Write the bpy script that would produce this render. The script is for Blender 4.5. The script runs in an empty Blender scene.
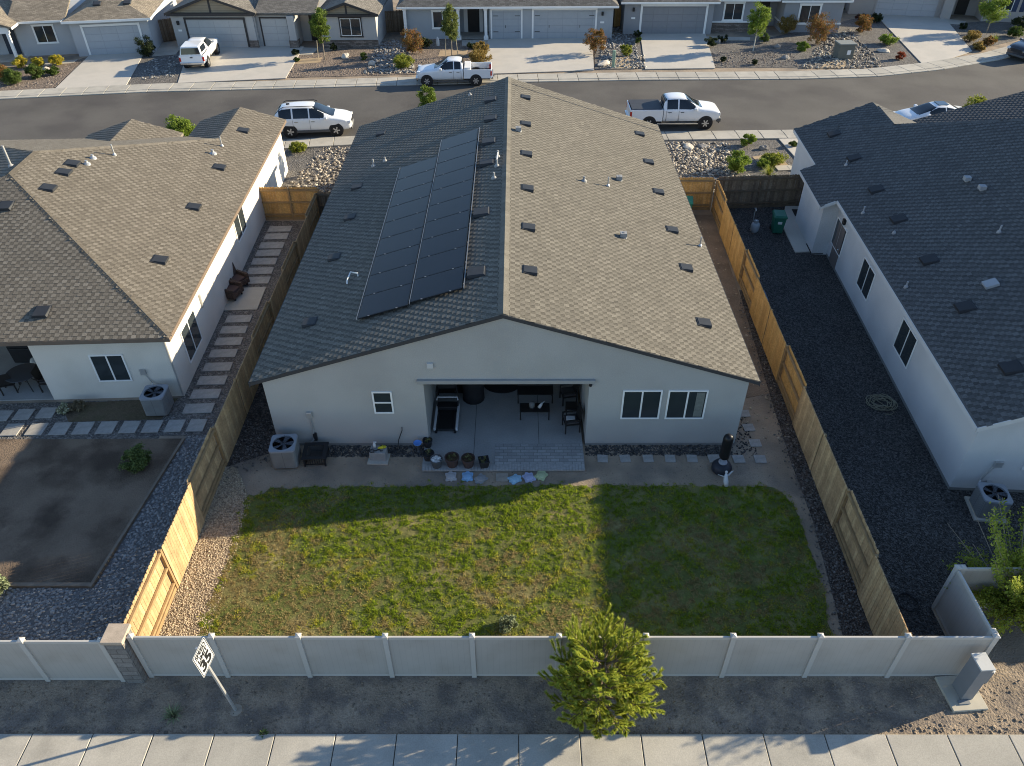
import bpy, bmesh, math, random
import numpy as np
from mathutils import Vector, Matrix
random.seed(7); RNG = np.random.default_rng(11)
R = math.radians
scene = bpy.context.scene
COL = scene.collection

# ------------------------------------------------------------------ camera (measured from the photograph)
F, PITCH, YAW, ROLL, CH = 760.0, R(39.0), R(-.4), R(-.35), 18.8
def _cam():
    cy, sy, cp, sp, cr, sr = math.cos(YAW), math.sin(YAW), math.cos(PITCH), math.sin(PITCH), math.cos(ROLL), math.sin(ROLL)
    Y = np.array([[cy, -sy, 0], [sy, cy, 0], [0, 0, 1]]); P = np.array([[1, 0, 0], [0, -sp, -cp], [0, cp, -sp]])
    return np.array([[cr, -sr, 0], [sr, cr, 0], [0, 0, 1]]) @ P @ Y
CM = _cam(); CO = np.array([0, 0, CH])
def at(px, py, z=0.0):
    d = CM.T @ np.array([(px - 512) / F, (py - 383) / F, 1]); return CO + d * ((z - CH) / d[2])
def aty(px, py, y):
    d = CM.T @ np.array([(px - 512) / F, (py - 383) / F, 1]); return CO + d * (y / d[1])
def atx(px, py, x):
    d = CM.T @ np.array([(px - 512) / F, (py - 383) / F, 1]); return CO + d * (x / d[0])
cam = bpy.data.cameras.new('camera'); co = bpy.data.objects.new('camera', cam); COL.objects.link(co)
cam.sensor_width = 36; cam.lens = F / 1024 * 36; cam.clip_end = 2000; cam.clip_start = .5
r_, d_, f_ = CM
co.matrix_world = Matrix(((r_[0], -d_[0], -f_[0], 0), (r_[1], -d_[1], -f_[1], 0), (r_[2], -d_[2], -f_[2], CH), (0, 0, 0, 1)))
scene.camera = co

# ------------------------------------------------------------------ light
SA, SB = 2.9, .93                       # a shadow runs (-SA, -SB) for each metre of height
EL = math.atan2(1, math.hypot(SA, SB)); AZ = math.atan2(SA, SB)
w = bpy.data.worlds.new('World'); scene.world = w; w.use_nodes = True
nt = w.node_tree; bg = nt.nodes['Background']
sky = nt.nodes.new('ShaderNodeTexSky'); sky.sky_type = 'NISHITA'; sky.sun_disc = False
sky.sun_elevation = EL; sky.sun_rotation = AZ; sky.altitude = 1300; sky.air_density = 1.0; sky.dust_density = .3; sky.ozone_density = 2.0
nt.links.new(sky.outputs[0], bg.inputs[0]); bg.inputs[1].default_value = .115
sl = bpy.data.lights.new('sun', 'SUN'); sl.energy = 5; sl.angle = R(.5); sl.color = (1, .86, .62)
so = bpy.data.objects.new('sun', sl); COL.objects.link(so)
so.rotation_euler = Vector((SA, SB, 1)).to_track_quat('Z', 'Y').to_euler()
scene.view_settings.view_transform = 'Standard'; scene.view_settings.look = 'None'
scene.view_settings.exposure = 1.18; scene.view_settings.gamma = 1
scene.cycles.filter_width = 1.05

# ------------------------------------------------------------------ materials
MATS = {}
def mat(name, col, rough=.85, var=.18, scale=2.5, fine=.0, fscale=60, bump=0, bscale=40, metal=0, spec=.3, island=None, col2=None, c2scale=1.2, c2lo=.45, c2hi=.6, coat=0, mode=None):
    """col: linear base colour; slow noise of +-var, fine grain, a second colour in patches, per-island colours."""
    if name in MATS: return MATS[name]
    m = bpy.data.materials.new(name); m.use_nodes = True; n = m.node_tree; N = n.nodes; L = n.links
    b = N['Principled BSDF']; b.inputs['Roughness'].default_value = rough; b.inputs['Metallic'].default_value = metal
    b.inputs['Specular IOR Level'].default_value = spec
    if coat: b.inputs['Coat Weight'].default_value = coat; b.inputs['Coat Roughness'].default_value = .05
    tc = N.new('ShaderNodeTexCoord'); src = tc.outputs['Object']
    def noise(s, d=4):
        t = N.new('ShaderNodeTexNoise'); t.inputs['Scale'].default_value = s; t.inputs['Detail'].default_value = d; L.new(src, t.inputs['Vector']); return t.outputs['Fac']
    def ramp(fac, stops):
        r = N.new('ShaderNodeValToRGB'); L.new(fac, r.inputs[0])
        while len(r.color_ramp.elements) < len(stops): r.color_ramp.elements.new(.5)
        for e, (p, c) in zip(r.color_ramp.elements, stops): e.position = p; e.color = (*c, 1)
        return r.outputs[0]
    def mix(kind, fac, a, c):
        x = N.new('ShaderNodeMix'); x.data_type = 'RGBA'; x.blend_type = kind
        if isinstance(fac, (int, float)): x.inputs[0].default_value = fac
        else: L.new(fac, x.inputs[0])
        for i, v in ((6, a), (7, c)):
            if isinstance(v, tuple): x.inputs[i].default_value = (*v, 1)
            else: L.new(v, x.inputs[i])
        return x.outputs[2]
    if island:
        g = N.new('ShaderNodeNewGeometry'); k = len(island)
        cur = ramp(g.outputs['Random Per Island'], [(i / max(1, k - 1), c) for i, c in enumerate(island)])
    else: cur = tuple(col)
    if col2 is not None:
        f = ramp(noise(c2scale, 6), [(c2lo, (0, 0, 0)), (c2hi, (1, 1, 1))]); cur = mix('MIX', f, cur, tuple(col2))
    if var:
        cur = mix('MULTIPLY', 1.0, cur, ramp(noise(scale, 5), [(.25, (1 - var,) * 3), (.75, (1 + var,) * 3)]))
    if fine:
        cur = mix('MULTIPLY', 1.0, cur, ramp(noise(fscale, 3), [(.3, (1 - fine,) * 3), (.7, (1 + fine,) * 3)]))
    h = None
    if mode:
        cur, h = mode(N, L, tc, cur, mix, ramp, noise)
    if isinstance(cur, tuple): b.inputs['Base Color'].default_value = (*cur, 1)
    else: L.new(cur, b.inputs['Base Color'])
    if bump:
        bp = N.new('ShaderNodeBump'); bp.inputs['Distance'].default_value = bump; bp.inputs['Strength'].default_value = 1
        L.new(h if h is not None else noise(bscale, 5), bp.inputs['Height']); L.new(bp.outputs[0], b.inputs['Normal'])
    MATS[name] = m; return m
def translucent(m, f=.4):
    N = m.node_tree.nodes; L = m.node_tree.links; b = N['Principled BSDF']; out = N['Material Output']
    t = N.new('ShaderNodeBsdfTranslucent'); x = N.new('ShaderNodeMixShader'); x.inputs[0].default_value = f
    if b.inputs['Base Color'].is_linked: L.new(b.inputs['Base Color'].links[0].from_socket, t.inputs['Color'])
    L.new(b.outputs[0], x.inputs[1]); L.new(t.outputs[0], x.inputs[2]); L.new(x.outputs[0], out.inputs['Surface']); return m
def brick_mode(w, h, mortar, mcol, amt=.25, offset=.5, msmooth=.1, contrast=None):
    def f(N, L, tc, cur, mix, ramp, noise):
        t = N.new('ShaderNodeTexBrick'); L.new(tc.outputs['UV'], t.inputs['Vector'])
        t.inputs['Scale'].default_value = 1; t.inputs['Brick Width'].default_value = w; t.inputs['Row Height'].default_value = h
        t.inputs['Mortar Size'].default_value = mortar; t.inputs['Mortar Smooth'].default_value = msmooth; t.offset = offset
        lo, hi = contrast or (1 - amt, 1 + amt)
        t.inputs['Color1'].default_value = (lo, lo, lo, 1); t.inputs['Color2'].default_value = (hi, hi, hi, 1); t.inputs['Mortar'].default_value = (*mcol, 1)
        c = mix('MULTIPLY', 1.0, cur, t.outputs['Color'])
        inv = N.new('ShaderNodeMath'); inv.operation = 'SUBTRACT'; inv.inputs[0].default_value = 1; L.new(t.outputs['Fac'], inv.inputs[1])
        return c, inv.outputs[0]
    return f
def plank_mode(wd, amt=.25, mort=(.15, .12, .1)):           # vertical boards across u
    def f(N, L, tc, cur, mix, ramp, noise):
        t = N.new('ShaderNodeTexBrick'); L.new(tc.outputs['UV'], t.inputs['Vector']); t.offset = 0
        t.inputs['Scale'].default_value = 1; t.inputs['Brick Width'].default_value = wd; t.inputs['Row Height'].default_value = 30; t.inputs['Mortar Size'].default_value = .006
        t.inputs['Color1'].default_value = (1 - amt,) * 3 + (1,); t.inputs['Color2'].default_value = (1 + amt,) * 3 + (1,); t.inputs['Mortar'].default_value = (*mort, 1)
        mp = N.new('ShaderNodeMapping'); mp.inputs['Scale'].default_value = (30, 1.2, 1); L.new(tc.outputs['UV'], mp.inputs['Vector'])
        g = N.new('ShaderNodeTexNoise'); g.inputs['Scale'].default_value = 1.5; g.inputs['Detail'].default_value = 5; L.new(mp.outputs[0], g.inputs['Vector'])
        c = mix('MULTIPLY', 1.0, cur, t.outputs['Color']); c = mix('MULTIPLY', 1.0, c, ramp(g.outputs['Fac'], [(.3, (.75,) * 3), (.7, (1.2,) * 3)]))
        inv = N.new('ShaderNodeMath'); inv.operation = 'SUBTRACT'; inv.inputs[0].default_value = 1; L.new(t.outputs['Fac'], inv.inputs[1])
        return c, inv.outputs[0]
    return f
def row_mode(h, gap=.012, dark=.55):       # horizontal lines at spacing h (siding, garage door sections)
    return brick_mode(60, h, gap, (dark,) * 3, .03, 0)

# ------------------------------------------------------------------ mesh builder
class MB:
    def __init__(s): s.v = []; s.f = []
    def add(s, vs, fs):
        o = len(s.v); s.v += [tuple(map(float, p)) for p in vs]; s.f += [tuple(i + o for i in f) for f in fs]; return s
    def box(s, x0, y0, z0, x1, y1, z1):
        x0, x1 = sorted((x0, x1)); y0, y1 = sorted((y0, y1)); z0, z1 = sorted((z0, z1))
        return s.add([(x0, y0, z0), (x1, y0, z0), (x1, y1, z0), (x0, y1, z0), (x0, y0, z1), (x1, y0, z1), (x1, y1, z1), (x0, y1, z1)],
                     [(3, 2, 1, 0), (4, 5, 6, 7), (0, 1, 5, 4), (1, 2, 6, 5), (2, 3, 7, 6), (3, 0, 4, 7)])
    def obox(s, c, sz, rot=None):
        m = rot if rot is not None else Matrix.Identity(3)
        h = [x / 2 for x in sz]; vs = []
        for k in ((-1, -1, -1), (1, -1, -1), (1, 1, -1), (-1, 1, -1), (-1, -1, 1), (1, -1, 1), (1, 1, 1), (-1, 1, 1)):
            vs.append(Vector(c) + m @ Vector((k[0] * h[0], k[1] * h[1], k[2] * h[2])))
        return s.add(vs, [(3, 2, 1, 0), (4, 5, 6, 7), (0, 1, 5, 4), (1, 2, 6, 5), (2, 3, 7, 6), (3, 0, 4, 7)])
    def bar(s, a, b, w, h=None, up=(0, 0, 1)):
        a, b = Vector(a), Vector(b); d = (b - a); L = d.length; d.normalize()
        u = Vector(up)
        if abs(d.dot(u)) > .98: u = Vector((1, 0, 0))
        x = d.cross(u).normalized(); y = x.cross(d)
        return s.obox((a + b) / 2, (L, w, h or w), Matrix((d, x, y)).transposed())
    def prism(s, poly, z0, z1):
        a = sum(poly[i][0] * poly[(i + 1) % len(poly)][1] - poly[(i + 1) % len(poly)][0] * poly[i][1] for i in range(len(poly)))
        if a < 0: poly = poly[::-1]
        n = len(poly); vs = [(p[0], p[1], z0) for p in poly] + [(p[0], p[1], z1) for p in poly]
        return s.add(vs, [tuple(range(n))[::-1], tuple(range(n, 2 * n))] + [(i, (i + 1) % n, n + (i + 1) % n, n + i) for i in range(n)])
    def slab(s, poly, t):               # poly: 3-D polygon, counter-clockwise from above; goes down by t
        n = len(poly); vs = [tuple(p) for p in poly] + [(p[0], p[1], p[2] - t) for p in poly]
        return s.add(vs, [tuple(range(n)), tuple(range(n, 2 * n))[::-1]] + [(i, n + i, n + (i + 1) % n, (i + 1) % n) for i in range(n)])
    def yprism(s, poly, y0, y1):        # poly in (x, z), extruded along y
        a = sum(poly[i][0] * poly[(i + 1) % len(poly)][1] - poly[(i + 1) % len(poly)][0] * poly[i][1] for i in range(len(poly)))
        if a < 0: poly = poly[::-1]
        n = len(poly); vs = [(p[0], y0, p[1]) for p in poly] + [(p[0], y1, p[1]) for p in poly]
        return s.add(vs, [tuple(range(n)), tuple(range(n, 2 * n))[::-1]] + [(i, n + i, n + (i + 1) % n, (i + 1) % n) for i in range(n)])
    def face(s, vs): return s.add(vs, [tuple(range(len(vs)))])
    def tube(s, pts, rad, n=8, cap=True):
        pts = [Vector(p) for p in pts]; rads = rad if isinstance(rad, (list, tuple)) else [rad] * len(pts)
        vs = []; fs = []; prev = None
        for i, p in enumerate(pts):
            d = (pts[min(i + 1, len(pts) - 1)] - pts[max(i - 1, 0)]).normalized()
            if prev is None: u = Vector((0, 0, 1)) if abs(d.z) < .9 else Vector((1, 0, 0)); x = d.cross(u).normalized()
            else: x = (prev - d * prev.dot(d)).normalized()
            prev = x; y = d.cross(x)
            for k in range(n):
                a = 2 * math.pi * k / n; vs.append(p + (x * math.cos(a) + y * math.sin(a)) * rads[i])
        for i in range(len(pts) - 1):
            for k in range(n): fs.append((i * n + k, i * n + (k + 1) % n, (i + 1) * n + (k + 1) % n, (i + 1) * n + k))
        if cap: fs += [tuple(range(n))[::-1], tuple(range((len(pts) - 1) * n, len(pts) * n))]
        return s.add(vs, fs)
    def lathe(s, prof, n=20, c=(0, 0, 0), rot=None):
        vs = []; fs = []; m = rot if rot is not None else Matrix.Identity(3)
        for r, z in prof:
            for k in range(n):
                a = 2 * math.pi * k / n; vs.append(Vector(c) + m @ Vector((r * math.cos(a), r * math.sin(a), z)))
        for i in range(len(prof) - 1):
            for k in range(n): fs.append((i * n + k, i * n + (k + 1) % n, (i + 1) * n + (k + 1) % n, (i + 1) * n + k))
        if prof[0][0] > 1e-4: fs.append(tuple(range(n))[::-1])
        if prof[-1][0] > 1e-4: fs.append(tuple(range((len(prof) - 1) * n, len(prof) * n)))
        return s.add(vs, fs)
    def build(s, name, m, parent=None, smooth=False, bevel=0, segs=2):
        me = bpy.data.meshes.new(name); me.from_pydata(s.v, [], s.f); me.update()
        return finish(me, name, m, parent, smooth, bevel, segs)
def uvmap(me):
    nl = len(me.loops)
    if not nl: return
    co = np.empty(len(me.vertices) * 3); me.vertices.foreach_get('co', co); co = co.reshape(-1, 3)
    lv = np.empty(nl, np.int32); me.loops.foreach_get('vertex_index', lv)
    npol = len(me.polygons); lt = np.empty(npol, np.int32); me.polygons.foreach_get('loop_total', lt)
    nm = np.empty(npol * 3); me.polygons.foreach_get('normal', nm); nm = np.repeat(nm.reshape(-1, 3), lt, 0)
    u = np.stack([-nm[:, 1], nm[:, 0], np.zeros(nl)], 1); l = np.linalg.norm(u, axis=1); fl = l < .05
    u[fl] = (1, 0, 0); l[fl] = 1; u /= l[:, None]; v = np.cross(nm, u); p = co[lv]
    uv = np.stack([(p * u).sum(1), (p * v).sum(1)], 1)
    me.uv_layers.new(name='UVMap').data.foreach_set('uv', uv.ravel())
def finish(me, name, m, parent=None, smooth=False, bevel=0, segs=2):
    uvmap(me); o = bpy.data.objects.new(name, me); COL.objects.link(o)
    if m is not None: me.materials.append(m)
    if smooth:
        me.polygons.foreach_set('use_smooth', [True] * len(me.polygons))
    if bevel:
        b = o.modifiers.new('bevel', 'BEVEL'); b.width = bevel; b.segments = segs; b.limit_method = 'ANGLE'; b.angle_limit = R(35); b.harden_normals = False
    if parent is not None: o.parent = parent
    return o
def npmesh(name, V, faces_n, m, parent=None, idx=None):
    """V: (k, 3) array; idx: (f, faces_n) indices."""
    me = bpy.data.meshes.new(name); me.vertices.add(len(V)); me.vertices.foreach_set('co', np.asarray(V, np.float32).ravel())
    f = len(idx); me.loops.add(f * faces_n); me.loops.foreach_set('vertex_index', np.asarray(idx, np.int32).ravel())
    me.polygons.add(f); me.polygons.foreach_set('loop_start', np.arange(f, dtype=np.int32) * faces_n)
    try: me.polygons.foreach_set('loop_total', np.full(f, faces_n, np.int32))
    except Exception: pass
    me.update(calc_edges=True); me.validate()
    return finish(me, name, m, parent)
def tag(o, label=None, cat=None, group=None, kind=None):
    if label: o['label'] = label
    if cat: o['category'] = cat
    if group: o['group'] = group
    if kind: o['kind'] = kind
    return o
def thing(name, label, cat, loc=(0, 0, 0), rz=0, group=None):
    o = bpy.data.objects.new(name, None); COL.objects.link(o); o.location = loc; o.rotation_euler = (0, 0, rz); o.empty_display_size = .2
    return tag(o, label, cat, group)
def kids(o): return [c for c in bpy.data.objects if c.parent is o]
def dup(o, label=None, loc=None, rz=None, parent=None):
    c = o.copy(); COL.objects.link(c)
    if parent is not None: c.parent = parent
    for ch in kids(o): dup(ch, parent=c)
    if label: c['label'] = label
    if loc is not None: c.location = loc
    if rz is not None: c.rotation_euler = (0, 0, rz)
    return c
def struct(o): o['kind'] = 'structure'; return o
def stuff(o): o['kind'] = 'stuff'; return o
ORD = 'first second third fourth fifth sixth seventh eighth ninth tenth eleventh twelfth thirteenth fourteenth fifteenth sixteenth'.split()

def in_poly(P, poly):
    x, y = P[:, 0], P[:, 1]; r = np.zeros(len(P), bool); n = len(poly)
    for i in range(n):
        x0, y0 = poly[i][:2]; x1, y1 = poly[(i + 1) % n][:2]
        if y0 == y1: continue
        c = ((y0 > y) != (y1 > y)) & (x < (x1 - x0) * (y - y0) / (y1 - y0) + x0); r ^= c
    return r
def sample_poly(poly, n):
    a = np.array([p[:2] for p in poly]); lo, hi = a.min(0), a.max(0); out = []; k = 0
    while k < n:
        P = lo + RNG.random((n * 2 + 10, 2)) * (hi - lo); P = P[in_poly(P, poly)]; out.append(P); k += len(P)
    return np.concatenate(out)[:n]

# ------------------------------------------------------------------ shingled slopes with real courses
def shingles(name, poly, m, parent, expo=.17, lift=.011, thick=.14, origin=None):
    """poly: planar 3-D polygon (CCW from above). A deck slab plus one raised tab per shingle."""
    P = [Vector(p) for p in poly]
    n = (P[1] - P[0]).cross(P[2] - P[0]).normalized()
    if n.z < 0: P = P[::-1]; n = -n
    u = Vector((-n.y, n.x, 0)).normalized(); v = n.cross(u)
    if v.z < 0: v = -v; u = -u
    O = P[0]; q = [((p - O).dot(u), (p - O).dot(v)) for p in P]
    qa = np.array(q); lo, hi = qa.min(0), qa.max(0)
    V = []; T = []
    nrow = int((hi[1] - lo[1]) / expo) + 1
    for k in range(nrow):
        v0 = lo[1] + k * expo; nn = int((hi[0] - lo[0]) / .15) * 2 + 12; nn -= nn % 2; wds = np.where(np.arange(nn) % 2 == 0, .19, .13); jt = RNG.normal(0, .006, nn); wds = wds + jt - np.roll(jt, 1); up_ = np.arange(nn) % 2 == 0
        e = lo[0] - .66 + (k * .118) % .32 + RNG.normal(0, .012) + np.concatenate([[0], np.cumsum(wds)])
        mid = np.stack([(e[:-1] + e[1:]) / 2, np.full(len(wds), v0 + expo * .5)], 1)
        ok = in_poly(mid, q) & (e[:-1] >= lo[0] - .05) & (e[1:] <= hi[0] + .06)
        e0, e1 = e[:-1][ok], e[1:][ok]; uu = up_[:len(mid)][ok]; h = lift * np.where(uu, 1.0, .5) + RNG.normal(0, .0005, len(e0)); dv = np.zeros(len(e0))
        for a, b, hh, d, u1 in zip(e0, e1, h, dv, uu): T.append((a, b, v0 - d, v0 + expo + .006, hh, u1))
    T = np.array(T)
    u_, v_, n_, O_ = map(np.array, (u, v, n, O))
    def pt(a, b, c): return O_ + a[:, None] * u_ + b[:, None] * v_ + c[:, None] * n_
    a, b, v0, v1, h, uu = T.T; z = np.full(len(a), -.004); g = .004
    vs = np.stack([pt(a + g, v0, z), pt(b - g, v0, z), pt(a + g, v0, h), pt(b - g, v0, h), pt(b - g, v1, z + .006), pt(a + g, v1, z + .006)], 1).reshape(-1, 3)
    base = np.arange(len(a))[:, None] * 6
    q4 = np.concatenate([base + np.array([[0, 1, 3, 2]]), base + np.array([[2, 3, 4, 5]])])
    tr = np.concatenate([base + np.array([[0, 2, 5, 5]]), base + np.array([[1, 4, 3, 3]])])
    mb = MB(); mb.slab([tuple(p - n * .003) for p in P], thick)
    k = len(mb.v)
    me = bpy.data.meshes.new(name)
    fs = mb.f + [tuple(r) for r in (q4 + k).tolist()] + [tuple(r[:3]) for r in (tr + k).tolist()]
    me.from_pydata(mb.v + vs.tolist(), [], fs); me.update()
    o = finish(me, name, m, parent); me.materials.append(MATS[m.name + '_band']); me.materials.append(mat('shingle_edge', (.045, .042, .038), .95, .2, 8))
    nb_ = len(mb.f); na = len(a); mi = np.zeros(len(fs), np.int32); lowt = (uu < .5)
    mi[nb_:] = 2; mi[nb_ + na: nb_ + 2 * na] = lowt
    me.polygons.foreach_set('material_index', mi); return o

# ------------------------------------------------------------------ stones, foliage
_ICO = None
def stones(name, P, smin, smax, m, z=0.0, flat=.6, parent=None):
    global _ICO
    if _ICO is None:
        b = bmesh.new(); bmesh.ops.create_icosphere(b, subdivisions=1, radius=1); b.verts.ensure_lookup_table()
        _ICO = (np.array([v.co[:] for v in b.verts]), np.array([[v.index for v in f.verts] for f in b.faces])); b.free()
    B, I = _ICO; n = len(P); s = smin + (smax - smin) * RNG.random(n) ** 1.8
    V = np.repeat(B[None], n, 0) * (1 + RNG.normal(0, .16, (n, len(B), 1)))
    V *= np.stack([RNG.uniform(.7, 1.3, n), RNG.uniform(.7, 1.2, n), RNG.uniform(.8, 1.2, n) * flat], 1)[:, None]
    a = RNG.random(n) * 6.28; c, s_ = np.cos(a), np.sin(a)
    x = V[..., 0] * c[:, None] - V[..., 1] * s_[:, None]; y = V[..., 0] * s_[:, None] + V[..., 1] * c[:, None]
    V = np.stack([x, y, V[..., 2]], 2) * s[:, None, None]
    V[..., 0] += P[:, 0, None]; V[..., 1] += P[:, 1, None]; V[..., 2] += (z + s * flat * .45)[:, None]
    idx = (I[None] + (np.arange(n) * len(B))[:, None, None]).reshape(-1, 3)
    return npmesh(name, V.reshape(-1, 3), 3, m, parent, idx)
def leaf_arrays(C, N, size, aspect=.55, up=.3):
    """Quads at points C (k, 3), random orientation."""
    k = len(C); d = RNG.normal(size=(k, 3)); d[:, 2] = np.abs(d[:, 2]) * 1 + up * .2; d /= np.linalg.norm(d, axis=1)[:, None]
    t = RNG.normal(size=(k, 3)); t -= (t * d).sum(1)[:, None] * d; t /= np.linalg.norm(t, axis=1)[:, None]; b = np.cross(d, t)
    s = size * RNG.uniform(.6, 1.3, k)[:, None]
    V = np.stack([C - t * s, C - b * s * aspect + d * s * .15, C + t * s, C + b * s * aspect + d * s * .15], 1)
    return V.reshape(-1, 3), np.arange(k * 4).reshape(-1, 4)
def crown_points(c, rad, nclump, per, cr, shell=.55, flat_bottom=0):
    c = np.array(c); rad = np.array(rad); out = []
    for i in range(nclump):
        d = RNG.normal(size=3); d /= np.linalg.norm(d); r = shell + (1 - shell) * RNG.random() ** .6
        if RNG.random() < .18: r *= 1.12
        if flat_bottom and d[2] < -.3: d[2] *= .5
        q = c + d * rad * r; s = cr * RNG.uniform(.6, 1.3)
        p = RNG.normal(size=(per, 3)); p /= np.linalg.norm(p, axis=1)[:, None]
        out.append(q + p * s * RNG.random((per, 1)) ** .5 * np.array([1, 1, .8]))
    return np.concatenate(out)
def shrub(name, label, loc, r, h, m, group=None, n=None, leaf=.05, cat='shrub', stem=None):
    t = thing(name, label, cat, (loc[0], loc[1], loc[2] if len(loc) > 2 else 0.03), 0, group)
    k = n or max(14, int(26 * r))
    C = crown_points((0, 0, h * .5), (r * .85, r * .85, h * .46), int(k * 2.4), 110, r * .28, .3); leaf = leaf * .7
    C = C[C[:, 2] > .01]
    V, I = leaf_arrays(C, None, leaf); npmesh('crown', V, 4, m, t, I)
    s = MB()
    for i in range(6):
        a = i * 1.05 + random.random(); s.tube([(0, 0, 0), (math.cos(a) * r * .25, math.sin(a) * r * .25, h * .35), (math.cos(a) * r * .6, math.sin(a) * r * .6, h * .7)], [.02, .014, .006], 5)
    s.build('stem', stem or mat('twig_bark', (.12, .085, .055), .9), t)
    return t
def small_tree(label, loc, h, crown_r, crown_h, m, trunk_r=.05, n=34, per=60, leaf=.07, stakes=0, group=None, bark=None, tilt=0):
    t = thing('young_tree', label, 'tree', (loc[0], loc[1], .03), 0, group)
    cz = h - crown_h / 2; s = MB(); bk = bark or mat('young_bark', (.26, .22, .17), .9, .3, 8)
    s.tube([(0, 0, 0), (.02, .01, h * .35), (-.02 + tilt * .5, .02, h * .65), (tilt, 0, h * .93)], [trunk_r, trunk_r * .8, trunk_r * .5, trunk_r * .15], 7)
    for i in range(14):
        z = h - crown_h * (.98 - .065 * i); a = i * 2.4; l = crown_r * random.uniform(.55, .95) * (1 - .6 * i / 14)
        s.tube([(tilt * z / h * .6, 0, z), (math.cos(a) * l * .5, math.sin(a) * l * .5, z + l * .4), (math.cos(a) * l, math.sin(a) * l, z + l * .65)], [trunk_r * .35, trunk_r * .22, trunk_r * .06], 5)
    s.build('trunk', bk, t)
    C = crown_points((tilt * .7, 0, cz), (crown_r * .82, crown_r * .82, crown_h * .48), n, per, crown_r * .34, .35)
    V, I = leaf_arrays(C, None, leaf); npmesh('crown', V, 4, m, t, I)
    for k in range(stakes):
        sx = (-.55, .5)[k % 2]; q = MB(); q.tube([(sx, .05, 0), (sx * .8, .02, 1.5)], .03, 6); q.build('stake', mat('stake_wood', (.4, .34, .24), .9), t)
    return t
def boulder(label, loc, s, m, sc=(1, .8, .6)):
    b = bmesh.new(); bmesh.ops.create_icosphere(b, subdivisions=3, radius=1)
    from mathutils import noise as mn
    for v in b.verts:
        v.co *= 1 + .35 * mn.noise(v.co * 1.1 + Vector(loc)) + .1 * mn.noise(v.co * 3)
        v.co = Vector((v.co.x * sc[0], v.co.y * sc[1], v.co.z * sc[2])) * s
    me = bpy.data.meshes.new('boulder'); b.to_mesh(me); b.free()
    s = s * 1.0; o = finish(me, 'boulder', m); o.location = (loc[0], loc[1], s * sc[2] * .5); o.rotation_euler = (0, 0, loc[0])
    return tag(o, label, 'boulder')
# ------------------------------------------------------------------ palette
def vor_mode(scale, amt=.5):
    def f(N, L, tc, cur, mix, ramp, noise):
        t = N.new('ShaderNodeTexVoronoi'); t.inputs['Scale'].default_value = scale; L.new(tc.outputs['Object'], t.inputs['Vector'])
        sep = N.new('ShaderNodeSeparateColor'); L.new(t.outputs['Color'], sep.inputs[0])
        c = mix('MULTIPLY', 1.0, cur, ramp(sep.outputs[0], [(0, (1 - amt,) * 3), (.6, (1,) * 3), (1, (1 + amt * 1.4,) * 3)]))
        return c, t.outputs['Distance']
    return f
m_dirt = mat('dirt', (.32, .25, .18), .95, .22, .9, .16, 45, .03, 18, col2=(.22, .18, .14), c2scale=.55)
m_strip = mat('roadside_dirt', (.30, .235, .17), .95, .25, 1.3, .25, 30, .04, 16, col2=(.19, .155, .125), c2scale=1.6)
m_yard_dirt = mat('dry_yard_dirt', (.175, .128, .09), .95, .3, .6, .2, 35, .03, 20, col2=(.085, .06, .042), c2scale=.55)
m_asphalt = mat('asphalt', (.102, .094, .084), .9, .16, .3, .16, 40, .004, 60, col2=(.08, .073, .067), c2scale=.22)
m_conc = mat('concrete', (.43, .395, .335), .85, .1, .9, .06, 25, .002, 60, col2=(.37, .34, .29), c2scale=.7)
m_walk = mat('pavement_concrete', None, .85, .12, .9, .1, 30, .003, 60, island=[(.385, .36, .31), (.43, .40, .345), (.405, .378, .325), (.37, .347, .3)], col2=(.32, .3, .26), c2scale=1.3, c2lo=.5, c2hi=.75)
m_drive = mat('driveway_concrete', (.50, .46, .40), .85, .1, .5, .05, 25, .002, 60, col2=(.43, .4, .35), c2scale=.5)
m_patio = mat('patio_concrete', (.30, .30, .29), .8, .14, .8, .08, 20, .002, 50)
m_paver = mat('patio_pavers', (.31, .31, .30), .85, .12, 2, .1, 20, .004, mode=brick_mode(.3, .15, .008, (.55,) * 3, .15))
m_gravel = mat('grey_gravel', (.135, .124, .113), .95, .15, .8, .3, 30, .03, mode=vor_mode(16, .45))
m_tan_gravel = mat('tan_gravel', (.30, .235, .16), .95, .15, 1, .2, 40, .03, mode=vor_mode(20, .5))
m_black_gravel = mat('black_gravel', (.062, .058, .054), .95, .2, .7, .3, 40, .03, mode=vor_mode(22, .7))
m_mulch = mat('dark_mulch', (.075, .06, .05), .95, .3, 2, .3, 30, .03, mode=vor_mode(18, .6))
m_stone_blue = mat('river_stone', None, .8, .15, 6, island=[(.15, .15, .15), (.2, .2, .2), (.28, .27, .26), (.33, .315, .295), (.17, .165, .16)])
m_stone_tan = mat('tan_river_stone', None, .85, .15, 6, island=[(.10, .085, .075), (.46, .40, .32), (.2, .17, .14), (.065, .06, .055), (.58, .52, .43), (.15, .13, .11)])
m_stone_dark = mat('dark_stone_chip', None, .85, .1, 6, island=[(.03, .03, .032), (.055, .052, .05), (.085, .08, .075), (.02, .02, .02), (.13, .12, .115)])
m_stone_pale = mat('pale_boulder', (.5, .45, .38), .9, .25, 5, .1, 30, .01, 20)
m_stone_grey = mat('grey_boulder', (.22, .21, .2), .9, .25, 5, .1, 30, .01, 20)
m_stucco = mat('grey_stucco', (.385, .38, .36), .92, .06, .5, .07, 30, .006, 45, col2=(.35, .343, .322), c2scale=.7, c2lo=.45, c2hi=.75)
m_stucco_w = mat('cream_stucco', (.64, .60, .53), .92, .06, .5, .07, 30, .006, 45, col2=(.57, .53, .46), c2scale=.7, c2lo=.45, c2hi=.75)
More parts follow.
